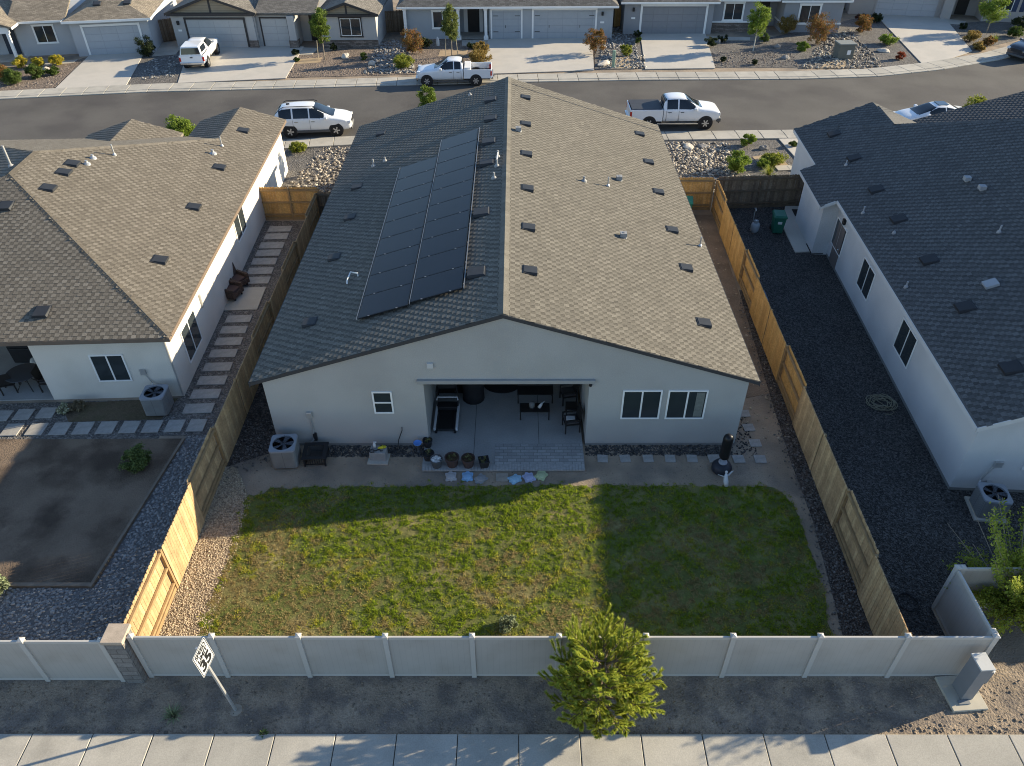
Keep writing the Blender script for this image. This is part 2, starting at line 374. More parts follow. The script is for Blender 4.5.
m_stucco_r = mat('pale_grey_stucco', (.54, .54, .535), .92, .06, .5, .07, 30, .006, 45, col2=(.48, .48, .475), c2scale=.7, c2lo=.45, c2hi=.75)
m_trim = mat('grey_trim', (.30, .30, .29), .7, .05, 3)
m_white = mat('white_vinyl_frame', (.78, .77, .74), .5, .03, 3)
m_dark_trim = mat('dark_trim', (.045, .04, .038), .6, .1, 3)
m_pane = mat('window_glass', (.03, .038, .042), .06, .25, .9, spec=.6)
m_black = mat('black_plastic', (.02, .02, .022), .5, .1, 4)
m_rubber = mat('tyre_rubber', (.022, .021, .02), .85, .1, 8)
m_steel = mat('galvanised_steel', (.5, .5, .49), .45, .08, 5, metal=.6)
m_white_metal = mat('white_painted_metal', (.74, .73, .7), .4, .04, 4)
m_shingle = mat('weathered_shingle', None, .95, .07, .7, .2, 28, island=[(0.1404, 0.1282, 0.1051), (0.1692, 0.1548, 0.1282), (0.1296, 0.1181, 0.0972), (0.1872, 0.1714, 0.1411), (0.1584, 0.144, 0.1188), (0.1476, 0.1346, 0.1102)])
m_shingle_b = mat('brown_shingle', None, .95, .07, .7, .22, 28, island=[(0.1548, 0.1354, 0.108), (0.1836, 0.162, 0.131), (0.1404, 0.1224, 0.0979), (0.2052, 0.1822, 0.1483), (0.1728, 0.1526, 0.1224), (0.1476, 0.1296, 0.1037)])
m_shingle_g = mat('charcoal_shingle', None, .95, .07, .7, .22, 28, island=[(0.0922, 0.0908, 0.0886), (0.1107, 0.1085, 0.1056), (0.0812, 0.0797, 0.0782), (0.1218, 0.1188, 0.1158), (0.1019, 0.0996, 0.0974)])
for nm_, isl_ in (('weathered_shingle', [(0.1008, 0.0914, 0.0749), (0.1152, 0.1051, 0.0864), (0.09, 0.0814, 0.067), (0.108, 0.0979, 0.0799)]), ('brown_shingle', [(0.1094, 0.095, 0.0756), (0.1238, 0.108, 0.0864), (0.0972, 0.0842, 0.067), (0.1166, 0.1015, 0.0814)]), ('charcoal_shingle', [(0.0612, 0.0605, 0.0598), (0.0706, 0.0691, 0.0677), (0.054, 0.0533, 0.0526)])): mat(nm_ + '_band', None, .95, .07, .7, .2, 28, island=isl_)
m_shingle_far = mat('street_shingle', (.23, .195, .15), .95, .15, 1, .2, 20, .02, mode=brick_mode(.3, .15, .01, (.6,) * 3, .25))
m_cap = mat('ridge_cap_shingle', (.22, .19, .145), .95, .2, 6, .2, 30)
m_vent = mat('black_roof_vent', (.03, .032, .036), .55, .15, 3)
WOODS = [(.57, .335, .115), (.5, .285, .1), (.62, .38, .14), (.53, .315, .115), (.6, .345, .11), (.47, .265, .09)]
m_fence = mat('cedar_fence_boards', None, .85, .2, 2.5, .18, 14, island=WOODS)
m_fence_pale = mat('pale_cedar_boards', None, .85, .2, 2.5, .18, 14, island=[(.44, .295, .15), (.38, .25, .13), (.49, .34, .18), (.52, .355, .185), (.35, .23, .12)])
m_fence_old = mat('weathered_fence_boards', None, .9, .25, 2.5, .2, 14, island=[(.19, .135, .085), (.15, .105, .068), (.23, .165, .105), (.12, .085, .06), (.26, .195, .13)])
m_rail = mat('fence_rail', (.30, .2, .1), .85, .2, 5)
m_vinyl = mat('beige_vinyl', (.41, .38, .34), .55, .06, 1.0, col2=(.36, .325, .28), c2scale=1.4, c2lo=.5, c2hi=.8, mode=brick_mode(.15, 30, .005, (.88,) * 3, .008, 0))
m_vinyl_post = mat('beige_vinyl_post', (.47, .445, .405), .55, .03, 2)
m_block = mat('grey_block', (.21, .195, .18), .95, .15, 4, .15, 30, .008, mode=brick_mode(.42, .2, .012, (.6,) * 3, .12))
m_cap_block = mat('tan_block_cap', (.42, .34, .26), .95, .15, 4, .1, 30)

# ------------------------------------------------------------------ the ground and everything flat on it
def sheet(name, poly, z, m, t=.06):
    return struct(MB().prism([tuple(p[:2]) for p in poly], z - t, z).build(name, m))
def pxpoly(pts, z=0): return [tuple(at(x, y, z)[:2]) for x, y in pts]
g = MB(); g.face([(-1500, -400, 0), (1500, -400, 0), (1500, 2600, 0), (-1500, 2600, 0)]); struct(g.build('ground', m_dirt))
# street
far_edge = [(-120, 38), (-60, 52.4), (-38, 56.4), (-27.4, 57.9), (-19.2, 58.4), (-8.8, 59.2), (-.3, 59.8), (9.6, 60.2), (21.9, 60.3), (28.3, 60.9), (33.7, 62.5), (39.7, 65.1), (60, 78), (90, 102)]
near_edge = [(110, 74), (70, 60), (45, 52.5), (30, 50.2), (18.2, 49.75), (9.6, 49.5), (0, 49.25), (-10.3, 48.95), (-15, 48.3), (-25, 46.5), (-40, 42.6), (-120, 25)]
sheet('road', far_edge + near_edge, .012, m_asphalt, .05)
def offset_line(line, d):
    out = []
    for i, p in enumerate(line):
        a = np.array(line[max(0, i - 1)]); b = np.array(line[min(len(line) - 1, i + 1)]); t = (b - a) / np.linalg.norm(b - a); out.append((p[0] - t[1] * d, p[1] + t[0] * d))
    return out
def walk_slabs(name, line, width, step, z, m, kerb=.3):
    """A pavement along a line (width to the left): kerb, then slabs with open joints."""
    mb = MB(); pts = [np.array(line[0])]; L = [np.array(p) for p in line]
    ds = np.cumsum([0] + [np.linalg.norm(L[i + 1] - L[i]) for i in range(len(L) - 1)])
    def P(s, o):
        i = min(max(np.searchsorted(ds, s) - 1, 0), len(L) - 2); t = (L[i + 1] - L[i]) / (ds[i + 1] - ds[i]); q = L[i] + t * (s - ds[i])
        n0 = np.array([-t[1], t[0]]); return (q[0] + n0[0] * o, q[1] + n0[1] * o)
    s = 0
    while s < ds[-1] - step:
        g_ = .018
        for a, b, dz in (((0, kerb, -.025), (kerb + .012, width, 0)) if kerb else ((0, width, 0),)):
            mb.prism([P(s + g_, a), P(s + step - g_, a), P(s + step - g_, b), P(s + g_, b)], 0, z + dz + random.uniform(-.004, .004))
        s += step
    return struct(mb.build(name, m, bevel=.012, segs=1))
base = MB().prism(offset_line(far_edge, .05) + offset_line(far_edge, 1.75)[::-1], 0, .05); struct(base.build('kerb', mat('joint_dirt', (.12, .1, .08), .95)))
walk_slabs('pavement', far_edge, 1.8, 1.55, .1, m_walk, .42)
b2 = MB().prism(offset_line(near_edge, .05) + offset_line(near_edge, 1.45)[::-1], 0, .05); struct(b2.build('kerb', MATS['joint_dirt']))
walk_slabs('pavement', near_edge, 1.5, 1.55, .1, m_walk, .35)
# the pavement along the back road
sheet('pavement_bed', [(-30, 3), (30, 3), (30, 9.2), (-30, 9.2)], .03, MATS['joint_dirt'])
mb = MB(); x = -30.35
while x < 30: mb.box(x + .012, 6.1, 0, x + 1.508, 9.22, .075 + random.uniform(-.004, .004)); x += 1.52
struct(mb.build('pavement', m_walk, bevel=.012, segs=1))
sheet('verge', [(-30, 9.2), (30, 9.2), (30, 11.2), (-30, 11.2)], .02, m_strip)
mb = MB()
stuff(stones('gravel', np.concatenate([sample_poly([(-16, 9.3), (16, 9.3), (16, 10.7), (-16, 10.7)], 2200), sample_poly([(-16, 9.24), (16, 9.24), (16, 9.42), (-16, 9.42)], 700)]), .008, .04, mat('verge_stone', None, .9, .1, 5, island=[(.2, .16, .12), (.28, .22, .16), (.13, .11, .09)]), .02))
# main garden
BW = 19.7
patio = MB().box(-3.25, 18.38, 0, 2.36, 23.6, .1); struct(patio.build('patio', m_patio, bevel=.01))
p2_ = MB().box(-.75, 18.63, .08, 2.33, 19.65, .106); struct(p2_.build('patio_paving', m_paver))
p3_ = MB()
xx = -3.22
while xx < 2.3: p3_.box(xx + .006, 18.35, .05, xx + .099, 18.63, .112); xx += .105
struct(p3_.build('patio_edging', mat('edging_brick', (.33, .33, .32), .9, .2, 9), bevel=.004, segs=1))
pj_ = MB(); pj_.box(-1.5, 18.63, .09, -1.48, 23.5, .1035); pj_.box(.8, 19.66, .09, .82, 23.5, .1035); struct(pj_.build('patio_joint', mat('dark_grey_joint', (.1, .1, .1), .95)))  # plain dark grey strips for the slab joints
sheet('gravel_strip', [(-10.0, 11.2), (-8.55, 11.2), (-8.75, 17.0), (-9.7, 18.6), (-10.1, 18.6)], .012, m_tan_gravel)
stuff(stones('gravel', sample_poly([(-10.0, 11.2), (-8.55, 11.2), (-8.75, 17.0), (-9.7, 18.6), (-10.1, 18.6)], 6500), .01, .028, mat('tan_stone_chip', None, .9, .1, 5, island=[(.42, .34, .23), (.52, .43, .3), (.32, .26, .18), (.25, .2, .15), (.58, .5, .38)]), .012))
sheet('side_gravel', [(-10.1, 18.6), (-8.1, 19.6), (-8.2, 36.4), (-10.2, 36.4)], .016, m_mulch)
sheet('side_gravel', [(8.95, 11.0), (9.95, 11.0), (10.05, 15), (10.2, 21.0), (10.45, 30), (10.3, 30), (9.85, 24.0), (9.55, 19), (9.5, 16.2), (9.2, 13.2)], .014, m_mulch)
stuff(stones('gravel', np.concatenate([sample_poly([(8.95, 11.0), (9.95, 11.0), (10.05, 15), (10.2, 21.0), (10.45, 30), (10.3, 30), (9.85, 24.0), (9.55, 19), (9.5, 16.2), (9.2, 13.2)], 2600) + RNG.normal(0, .12, (2600, 2)) * np.array([1, .5]) - np.array([.06, 0]), sample_poly([(-9.9, 18.4), (-8.2, 19.2), (-8.6, 21), (-10.1, 21)], 700) + RNG.normal(0, .15, (700, 2))]), .012, .045, mat('grey_stone_chip', None, .9, .1, 5, island=[(.07, .065, .06), (.16, .145, .13), (.1, .09, .085), (.24, .215, .19)]), .014))
stuff(stones('gravel', np.concatenate([sample_poly([(-7.0, 19.1), (-3.3, 19.1), (-3.3, 19.66), (-7, 19.66)], 1500), sample_poly([(2.45, 19.15), (7.6, 19.15), (7.6, 19.66), (2.45, 19.66)], 1700), sample_poly([(7.3, 19.2), (8.5, 19.2), (8.5, 21.5), (7.7, 21.5)], 350)]), .012, .05, m_stone_dark, .0))
stuff(stones('gravel', sample_poly([(7.75, 21), (10, 19), (10.4, 37), (7.75, 37)], 300), .015, .06, MATS['tan_stone_chip'], 0))
stuff(stones('gravel', sample_poly([(-9.9, 17.7), (9.5, 17.7), (9.5, 19.3), (-9.9, 19.3)], 900), .008, .025, MATS['verge_stone'], 0))
sheet('side_dirt', [(7.7, 23.0), (8.6, 22.2), (9.9, 22.6), (10.6, 37.6), (7.7, 37.6)], .013, mat('brown_side_dirt', (.22, .165, .118), .95, .3, 1.2, .25, 30, .03, 18))
# lawn: soil sheet and grass blades
LAWN0 = [(-8.85, 11.15), (8.5, 11.15), (9.0, 13.4), (9.1, 16.3), (8.95, 17.3), (8.6, 17.66), (-.2, 17.72), (-8.3, 17.62), (-8.95, 17.2), (-8.8, 15.0), (-8.95, 12.6)]
LAWN = []
for (xa, ya), (xb, yb_) in zip(LAWN0, LAWN0[1:] + LAWN0[:1]):       # ragged outline
    kk = max(1, int(math.hypot(xb - xa, yb_ - ya) / .22))
    for k_ in range(kk): LAWN.append((xa + (xb - xa) * k_ / kk + random.gauss(0, .045), ya + (yb_ - ya) * k_ / kk + random.gauss(0, .045)))
m_turf = mat('turf_soil', (.10, .115, .028), .95, .3, 1.2, .3, 20, .02, 20, col2=(.20, .165, .07), c2scale=.7, c2lo=.48, c2hi=.68)
sheet('lawn', LAWN, .022, m_turf)
def dryness(P):
    x, y = P[:, 0], P[:, 1]; q = np.zeros(len(P))
    for (cx, cy, r, a) in [(-8.0, 13.2, 1.5, .55), (-6.3, 12.1, 1.6, .5), (-7.4, 15.6, 1.3, .3), (-5.0, 13.8, 1.0, .28), (-1.2, 14.6, .9, .3), (-.3, 13.4, .8, .3), (1.1, 12.2, 1.2, .35), (2.0, 14.9, 1.2, .2), (6.3, 14.6, 2.2, .3), (4.5, 12.6, 1.3, .2), (-3.3, 11.6, 1.1, .3), (8.4, 12.5, 1, -.1), (1.4, 16.6, 1.2, -.35), (-2.2, 16.4, 1.4, -.3), (-4.8, 16.5, 1.2, -.2), (-2.8, 12.9, 1.0, -.1)]:
        q += a * np.exp(-((x - cx) ** 2 + (y - cy) ** 2) / r ** 2)
    for i in range(9):
        k = RNG.uniform(.6, 3.0, 2) * RNG.choice([-1, 1], 2); q += .075 * np.sin(x * k[0] * 2.2 + y * k[1] * 2.2 + i)
    return q
nc, per_ = 9500, 19
CP = sample_poly(LAWN, nc); CP = CP + RNG.normal(0, 1, CP.shape) * np.where(RNG.random(nc) < .15, .12, .01)[:, None]
ch_ = RNG.uniform(.35, 1.25, nc); cq_ = RNG.normal(0, .13, nc); ng = nc * per_
P = np.repeat(CP, per_, 0) + RNG.normal(0, .038, (ng, 2)); CHT = np.repeat(ch_, per_)
q = 1.75 * dryness(P) - .1 + np.repeat(cq_, per_) + RNG.normal(0, .05, ng)
cl = .5 + .5 * np.sin(P[:, 0] * 9.1 + 2 * np.sin(P[:, 1] * 7.3)) * np.sin(P[:, 1] * 10.3 + 2 * np.sin(P[:, 0] * 6.1))
hgt = RNG.uniform(.04, .085, ng) * CHT * (.75 + .4 * cl) * (1 - .35 * np.clip(q, 0, 1)); wd = RNG.uniform(.007, .016, ng); a = RNG.random(ng) * 6.283; ln = RNG.normal(0, .035, (ng, 2))
bx, by = np.cos(a) * wd, np.sin(a) * wd; z0 = np.full(ng, .018)
V = np.stack([np.stack([P[:, 0] - bx, P[:, 1] - by, z0], 1), np.stack([P[:, 0] + bx, P[:, 1] + by, z0], 1), np.stack([P[:, 0] + ln[:, 0], P[:, 1] + ln[:, 1], z0 + hgt], 1)], 1)
GR = {'fresh_grass': [(0.2276, 0.3254, 0.0238), (0.3351, 0.4034, 0.0345), (0.1197, 0.2083, 0.0194), (0.4189, 0.4685, 0.0486)], 'yellowing_grass': [(0.4969, 0.471, 0.071), (0.3786, 0.4091, 0.0508), (0.5679, 0.4958, 0.1014), (0.2366, 0.2975, 0.0355)], 'dry_grass': [(0.4575, 0.3595, 0.1797), (0.3758, 0.3023, 0.1389), (0.3268, 0.2696, 0.1144), (0.5065, 0.4085, 0.2206)]}
for nm, sel in (('fresh_grass', q < .12), ('yellowing_grass', (q >= .12) & (q < .36)), ('dry_grass', q >= .36)):
    v = V[sel].reshape(-1, 3); mm = translucent(mat(nm, None, .75, .25, 7, island=GR[nm], spec=.15), .55)
    stuff(npmesh('grass', v, 3, mm, None, np.arange(len(v)).reshape(-1, 3)))
# left neighbour's garden
sheet('dirt_yard', [(-30, 13.75), (-12.5, 13.75), (-11.95, 20.05), (-30, 19.95)], .012, m_yard_dirt)
m_edge = mat('edging_timber', (.2, .16, .12), .9, .2, 5)
sheet('cobble_bed', [(-30, 11.1), (-10.1, 11.1), (-10.2, 20.2), (-11.95, 20.2), (-12.5, 13.6), (-30, 13.6)], .010, mat('cobble_bed_soil', (.13, .125, .12), .95, .3, 4))
stuff(stones('gravel', np.concatenate([sample_poly([(-18, 11.0), (-10.1, 11.0), (-10.2, 20.2), (-11.9, 20.2), (-12.45, 13.6), (-18, 13.6)], 9500)]), .018, .065, m_stone_blue, .0))
sheet('path_bed', [(-12.95, 20.2), (-10.3, 20.2), (-10.45, 37.0), (-13.7, 37.0), (-12.9, 22.3), (-22, 21.9), (-22, 19.95), (-12.9, 19.95)], .009, m_gravel)
stuff(stones('gravel', sample_poly([(-12.8, 20.2), (-10.4, 20.2), (-10.5, 37.0), (-13.6, 37.0)], 2400), .012, .04, MATS['grey_stone_chip'], 0))
sheet('garden_patch', [(-16.6, 20.95), (-13.2, 21.1), (-13.0, 22.3), (-17.4, 22.0)], .016, mat('mossy_dirt', (.125, .095, .06), .95, .35, 2, .3, 30, .02, 20, col2=(.085, .07, .04), c2scale=2))
# right neighbour's garden: black gravel
sheet('black_gravel', [(10.0, 11.0), (11.9, 11.0), (11.9, 12.95), (30, 12.95), (30, 19), (16.5, 40), (10.75, 38.0)], .008, m_black_gravel)
stuff(stones('gravel', sample_poly([(10.0, 11.0), (11.9, 11.0), (11.9, 12.95), (19, 12.95), (19, 17.4), (14.9, 17.6), (16.2, 36), (10.7, 37.8)], 15000), .01, .036, mat('charcoal_chip', None, .85, .1, 6, island=[(.035, .033, .03), (.065, .06, .056), (.1, .094, .088), (.025, .024, .022), (.15, .14, .13)]), .0))
# front gardens by the street
NW = offset_line(near_edge, 1.5)
sheet('front_gravel', [(-30, 40), (30, 40), (30, 48.5), (16, 48.3), (9.6, 48.0), (-10.3, 47.45), (-15, 46.8), (-30, 44)], .006, m_gravel)
stuff(stones('gravel', np.concatenate([sample_poly([(-13.4, 41), (-9.2, 40), (-9.2, 47.4), (-12.3, 47.2)], 900), sample_poly([(8.0, 40.2), (12.6, 40.2), (13.4, 44), (13.6, 47.6), (8.0, 47.9)], 3600), sample_poly([(11.6, 40.2), (14.5, 40.2), (13.8, 43)], 200)]), .035, .13, m_stone_tan, 0))
sheet('driveway', [(17.7, 38.5), (26, 38.5), (26, 48.55), (17.0, 48.4)], .07, m_drive)
sheet('driveway', [(-30, 43.8), (-20, 41.6), (-16.2, 43.5), (-16.4, 46.4), (-30, 43.9)], .07, m_drive)
sheet('sand_patch', pxpoly([(752, 157), (776, 153), (788, 165), (783, 168), (763, 167)]), .02, mat('tan_sand', (.36, .27, .17), .95, .2, 2, .15, 30))
sheet('driveway', [(-8.3, 41.9), (-4, 41.9), (8, 41.9), (8.0, 47.8), (-8.3, 47.45)], .07, m_drive)
# ------------------------------------------------------------------ building parts
def window(parent, x, y, z, w_, h, rz=0, split='v', frame=None, fw=.055, name='window', trim=None, tw=.1, grey=False):
    """Frame in its wall's plane at (x, y, z) = lower left corner; local x along the wall, -y outward."""
    fr = frame or m_white; mb = MB()
    mb.box(0, -.035, 0, fw, .04, h); mb.box(w_ - fw, -.035, 0, w_, .04, h); mb.box(fw, -.035, 0, w_ - fw, .04, fw); mb.box(fw, -.035, h - fw, w_ - fw, .04, h)
    if split == 'v': mb.box(w_ / 2 - fw * .5, -.03, fw, w_ / 2 + fw * .5, .04, h - fw)
    if split == 'h': mb.box(fw, -.03, h / 2 - fw * .5, w_ - fw, .04, h / 2 + fw * .5)
    o = mb.build(name, fr, parent); o.location = (x, y, z); o.rotation_euler = (0, 0, rz)
    MB().box(fw * .6, -.014, fw * .6, w_ - fw * .6, .02, h - fw * .6).build('pane', m_pane, o)
    if trim:
        t = MB(); t.box(-tw, -.05, -tw * .9, w_ + tw, .03, 0); t.box(-tw, -.05, h, w_ + tw, .03, h + tw); t.box(-tw * .75, -.045, 0, 0, .03, h); t.box(w_, -.045, 0, w_ + tw * .75, .03, h); t.build('trim', trim, o)
    return o
def roof_vent(parent, p, slope_dir, m=None, s=.5, slope=.316, h=.11):
    """Low box vent lying on a slope; slope_dir = unit (x, y) pointing downhill."""
    d = Vector((slope_dir[0], slope_dir[1], -slope)).normalized(); n = Vector((slope_dir[0] * slope, slope_dir[1] * slope, 1)).normalized(); a = d.cross(n)
    def P(i, j, k): return tuple(Vector(p) + d * i + a * j + n * k)
    mb = MB(); q = s / 2
    vs = [P(-q, -q, .0), P(q, -q, 0), P(q, q, 0), P(-q, q, 0), P(-q * .9, -q * .86, h * .35), P(q * .92, -q * .86, h), P(q * .92, q * .86, h), P(-q * .9, q * .86, h * .35)]
    mb.add(vs, [(3, 2, 1, 0), (4, 5, 6, 7), (0, 1, 5, 4), (1, 2, 6, 5), (2, 3, 7, 6), (3, 0, 4, 7)])
    f = q * 1.05; mb.add([P(-f, -f, .004), P(f * .9, -f, .004), P(f * .9, f, .004), P(-f, f, .004), P(-f, -f, .018), P(f * .9, -f, .018), P(f * .9, f, .018), P(-f, f, .018)], [(3, 2, 1, 0), (4, 5, 6, 7), (0, 1, 5, 4), (1, 2, 6, 5), (2, 3, 7, 6), (3, 0, 4, 7)])
    return mb.build('roof_vent', m or m_vent, parent)
def vent_pipe(parent, p, h=.4, r=.04, m=None, hood=False):
    mb = MB(); mb.lathe([(r * 2.6, -.05), (r * 2.4, .03), (r * 1.1, .09), (r, .1), (r, h), (r * .8, h)], 12, p)
    if hood: mb.box(p[0] - .16, p[1] - .12, p[2] + .04, p[0] + .1, p[1] + .12, p[2] + .2)
    return mb.build('vent_pipe', m or mat('pipe_grey', (.3, .3, .295), .6, .05, 6), parent)
def ac_unit(label, loc, rz, s=.82, h=.8, pad=True, col=None):
    t = thing('air_conditioner', label, 'air conditioner', loc, rz)
    m = mat('condenser_cabinet', (.24, .245, .24), .6, .06, 4, mode=row_mode(.045, .012, .55)); mt = mat('condenser_top', (.27, .285, .31), .5, .05, 4)
    def rr(q, r=.1):
        return [(math.cos(a) * r + cx, math.sin(a) * r + cy) for cx, cy, a0 in ((q - r, q - r, 0), (-q + r, q - r, 90), (-q + r, -q + r, 180), (q - r, -q + r, 270)) for a in (R(a0 + k * 22.5) for k in range(5))]
    if pad: MB().box(-s * .6, -s * .62, 0, s * .6, s * .6, .07).build('pad', m_conc, t)
    MB().prism(rr(s / 2), .08, h - .06).build('cabinet', m, t)
    ri = s * .42; top = MB()
    n = 48; hs = s / 2 + .012; rc = .11; o = []
    for k in range(n):
        a = 2 * math.pi * k / n; d = (math.cos(a), math.sin(a)); lo_, hi_ = 0, 1.0
        for _ in range(24):
            md = (lo_ + hi_) / 2; X, Y_ = abs(d[0] * md), abs(d[1] * md); qx, qy = max(X - hs + rc, 0), max(Y_ - hs + rc, 0)
            if max(X, Y_) < hs and math.hypot(qx, qy) < rc: lo_ = md
            else: hi_ = md
        o.append((d[0] * lo_, d[1] * lo_))
    inner = [(math.cos(2 * math.pi * k / n) * ri, math.sin(2 * math.pi * k / n) * ri) for k in range(n)]
    vs = [(x, y, h - .06) for x, y in o] + [(x * .99, y * .99, h) for x, y in o] + [(x, y, h + .008) for x, y in inner] + [(x, y, h - .05) for x, y in inner]
    fs = []
    for k in range(n):
        j = (k + 1) % n; fs += [(k, j, n + j, n + k), (n + k, n + j, 2 * n + j, 2 * n + k), (2 * n + k, 2 * n + j, 3 * n + j, 3 * n + k)]
    top.add(vs, fs); top.build('top_cover', mt, t)
    MB().lathe([(0.001, h - .056), (ri, h - .056), (ri, h - .2), (.001, h - .2)][:2], 24).build('fan_well', m_black, t)
    fan = MB(); fan.lathe([(.001, h - .012), (.085, h - .018), (.085, h - .05)], 16)
    for k in range(5):
        a = k * 2 * math.pi / 5; c, s_ = math.cos(a), math.sin(a)
        def q(r_, w_, z): return (c * r_ - s_ * w_, s_ * r_ + c * w_, z)
        fan.face([q(.08, -.03, h - .05), q(ri * .93, -.09, h - .05), q(ri * .93, .09, h - .025), q(.08, .05, h - .025)])
    fan.build('fan', mat('fan_grey', (.09, .1, .12), .5, .05), t)
    gr = MB()
    for rr_ in (.12, .2, .28): 
        pts = [(math.cos(k * R(15)) * rr_, math.sin(k * R(15)) * rr_, h + .006) for k in range(25)]; gr.tube(pts, .004, 4, False)
    for k in range(4): a = k * R(45); gr.bar((-ri * math.cos(a), -ri * math.sin(a), h + .006), (ri * math.cos(a), ri * math.sin(a), h + .006), .007)
    gr.build('fan_guard', m_black, t)
    return t

# ------------------------------------------------------------------ the house in the middle
XR, HW, ZE, ZR, YN, YF = -.40, 8.47, 2.97, 5.66, 19.62, 42.8
SL = (ZR - ZE) / HW
house = thing('house', 'grey stucco gabled house in the centre with black solar panels on its roof', 'house', (0, 0, 0))
def wz(x): return ZR - .19 - SL * abs(x - XR)
xl, xr = -8.48, 7.76
body = MB()
body.yprism([(xl, 0), (-3.1, 0), (-3.1, 2.88), (2.45, 2.88), (2.45, 0), (xr, 0), (xr, wz(xr)), (XR, wz(XR)), (xl, wz(xl))], BW, 23.6)
body.yprism([(xl, 0), (xr, 0), (xr, wz(xr)), (XR, wz(XR)), (xl, wz(xl))], 23.6, 42.3)
body.build('wall', m_stucco, house)
roof = shingles('roof', [(XR, YN, ZR), (XR + HW, YN, ZE), (XR + HW, YF, ZE), (XR, YF, ZR)], m_shingle, house)
roof2 = shingles('roof', [(XR - HW, YN, ZE), (XR, YN, ZR), (XR, YF, ZR), (XR - HW, YF, ZE)], m_shingle, house)
def ridge_caps(name, a, b, m, parent, w_=.17, step=.2, sl=SL, along=None):
    a, b = Vector(a), Vector(b); L = (b - a).length; d = (b - a) / L; side = d.cross(Vector((0, 0, 1))).normalized(); up = side.cross(d)
    mb = MB(); k = 0
    while k * step < L - .02:
        s0 = a + d * k * step; s1 = a + d * min(L, k * step + step + .03); h0, h1 = .036, .02
        vs = [s0 - side * w_ - up * (w_ * sl - h0 * .6), s0 + up * h0, s0 + side * w_ - up * (w_ * sl - h0 * .6), s1 - side * w_ - up * (w_ * sl - h1 * .6), s1 + up * h1, s1 + side * w_ - up * (w_ * sl - h1 * .6)]
        vs += [s0 - side * w_ - up * (w_ * sl + .02), s0 - up * .03, s0 + side * w_ - up * (w_ * sl + .02)]
        mb.add(vs, [(0, 1, 4, 3), (1, 2, 5, 4), (6, 7, 1, 0), (7, 8, 2, 1)]); k += 1
    return mb.build(name, m, parent)
ridge_caps('ridge_cap', (XR, YF, ZR), (XR, YN, ZR), m_shingle, roof)
fa = MB()
for sx in (-1, 1):
    a, b = (XR, ZR - .015), (XR + sx * HW, ZE - .015)
    pts = [a, b, (b[0], b[1] - .13), (a[0], a[1] - .13)]
    fa.yprism(pts, YN - .03, YN - .004); fa.yprism(pts, YF + .004, YF + .03)
    fa.box(XR + sx * (HW + .004), YN - .03, ZE - .2, XR + sx * (HW + .03), YF + .03, ZE - .005)
fa.build('fascia', mat('dark_grey_fascia', (.05, .05, .052), .7, .08, 3), house)
MB().box(-3.3, BW - .11, 2.88, 2.62, BW - .003, 3.02).build('patio_beam', m_trim, house, bevel=.008)
# roof seam along the street side
sm = MB()
for sx in (1,):
    sm.add([(XR, YF - 1.05, ZR + .02), (XR, YF - 1.0, ZR + .02), (XR + sx * HW, YF - 1.0, ZE + .02), (XR + sx * HW, YF - 1.05, ZE + .02)], [(0, 3, 2, 1)])
sm.build('roof_seam', m_vent, roof)
def onroof(px, py, side):
    n = np.array([SL * side, 0, 1.0]); p0 = np.array([XR, 20, ZR + .015]); d = CM.T @ np.array([(px - 512) / F, (py - 383) / F, 1]); return CO + d * (np.dot(n, p0 - CO) / np.dot(n, d))
for q in [(525.7, 97.5), (525.7, 124), (526.5, 154), (527.5, 188.5), (528.5, 227.5), (530, 270.7), (639.6, 134), (648.5, 162), (658.4, 192), (672, 230), (686, 268), (703.7, 323)]:
    roof_vent(roof, onroof(*q, 1), (1, 0))
for q in [(381, 133.7), (357, 187), (350, 217.5), (334.5, 257.5), (310, 322.5)]: roof_vent(roof2, onroof(*q, -1), (-1, 0))
for q in [(490.6, 100), (490.6, 119), (489, 142), (487, 163), (481.7, 213), (476.6, 273)]: roof_vent(roof2, onroof(*q, -1), (-1, 0), s=.62, h=.15)
for q, k in [((519, 131), 1), ((584, 181), 0), ((619.7, 180), 1), ((624, 237), 1), ((608, 186), 2), ((700, 246), 2)]:
    vent_pipe(roof, onroof(*q, 1), .22 if k < 2 else .42, .05 if k < 2 else .035, mat('pipe_grey', (.3, .3, .295), .6, .05, 6) if k != 2 else m_steel, k == 1)
for q, h in [((373.5, 166), .35), ((385, 161), .2), ((494, 178), .25), ((497, 166), .3), ((498, 157), .3), ((453, 271), .12), ((470, 95), .12)]:
    vent_pipe(roof2, onroof(*q, -1), h, .045)
cp_ = MB(); a = onroof(347, 284, -1); b = onroof(351, 275, -1); c = onroof(358, 276, -1); cp_.tube([tuple(a), (a[0], a[1] + .1, a[2] + .1), tuple(b + np.array([0, 0, .13])), tuple(c + np.array([0, 0, .12])), tuple(c)], .03, 8); cp_.build('conduit', m_white_metal, roof2)
cp_ = MB(); a = onroof(497, 166, -1); b = onroof(498, 157, -1); cp_.bar(tuple(a + np.array([0, 0, .22])), tuple(b + np.array([0, 0, .22])), .05); cp_.build('conduit', m_white_metal, roof2)
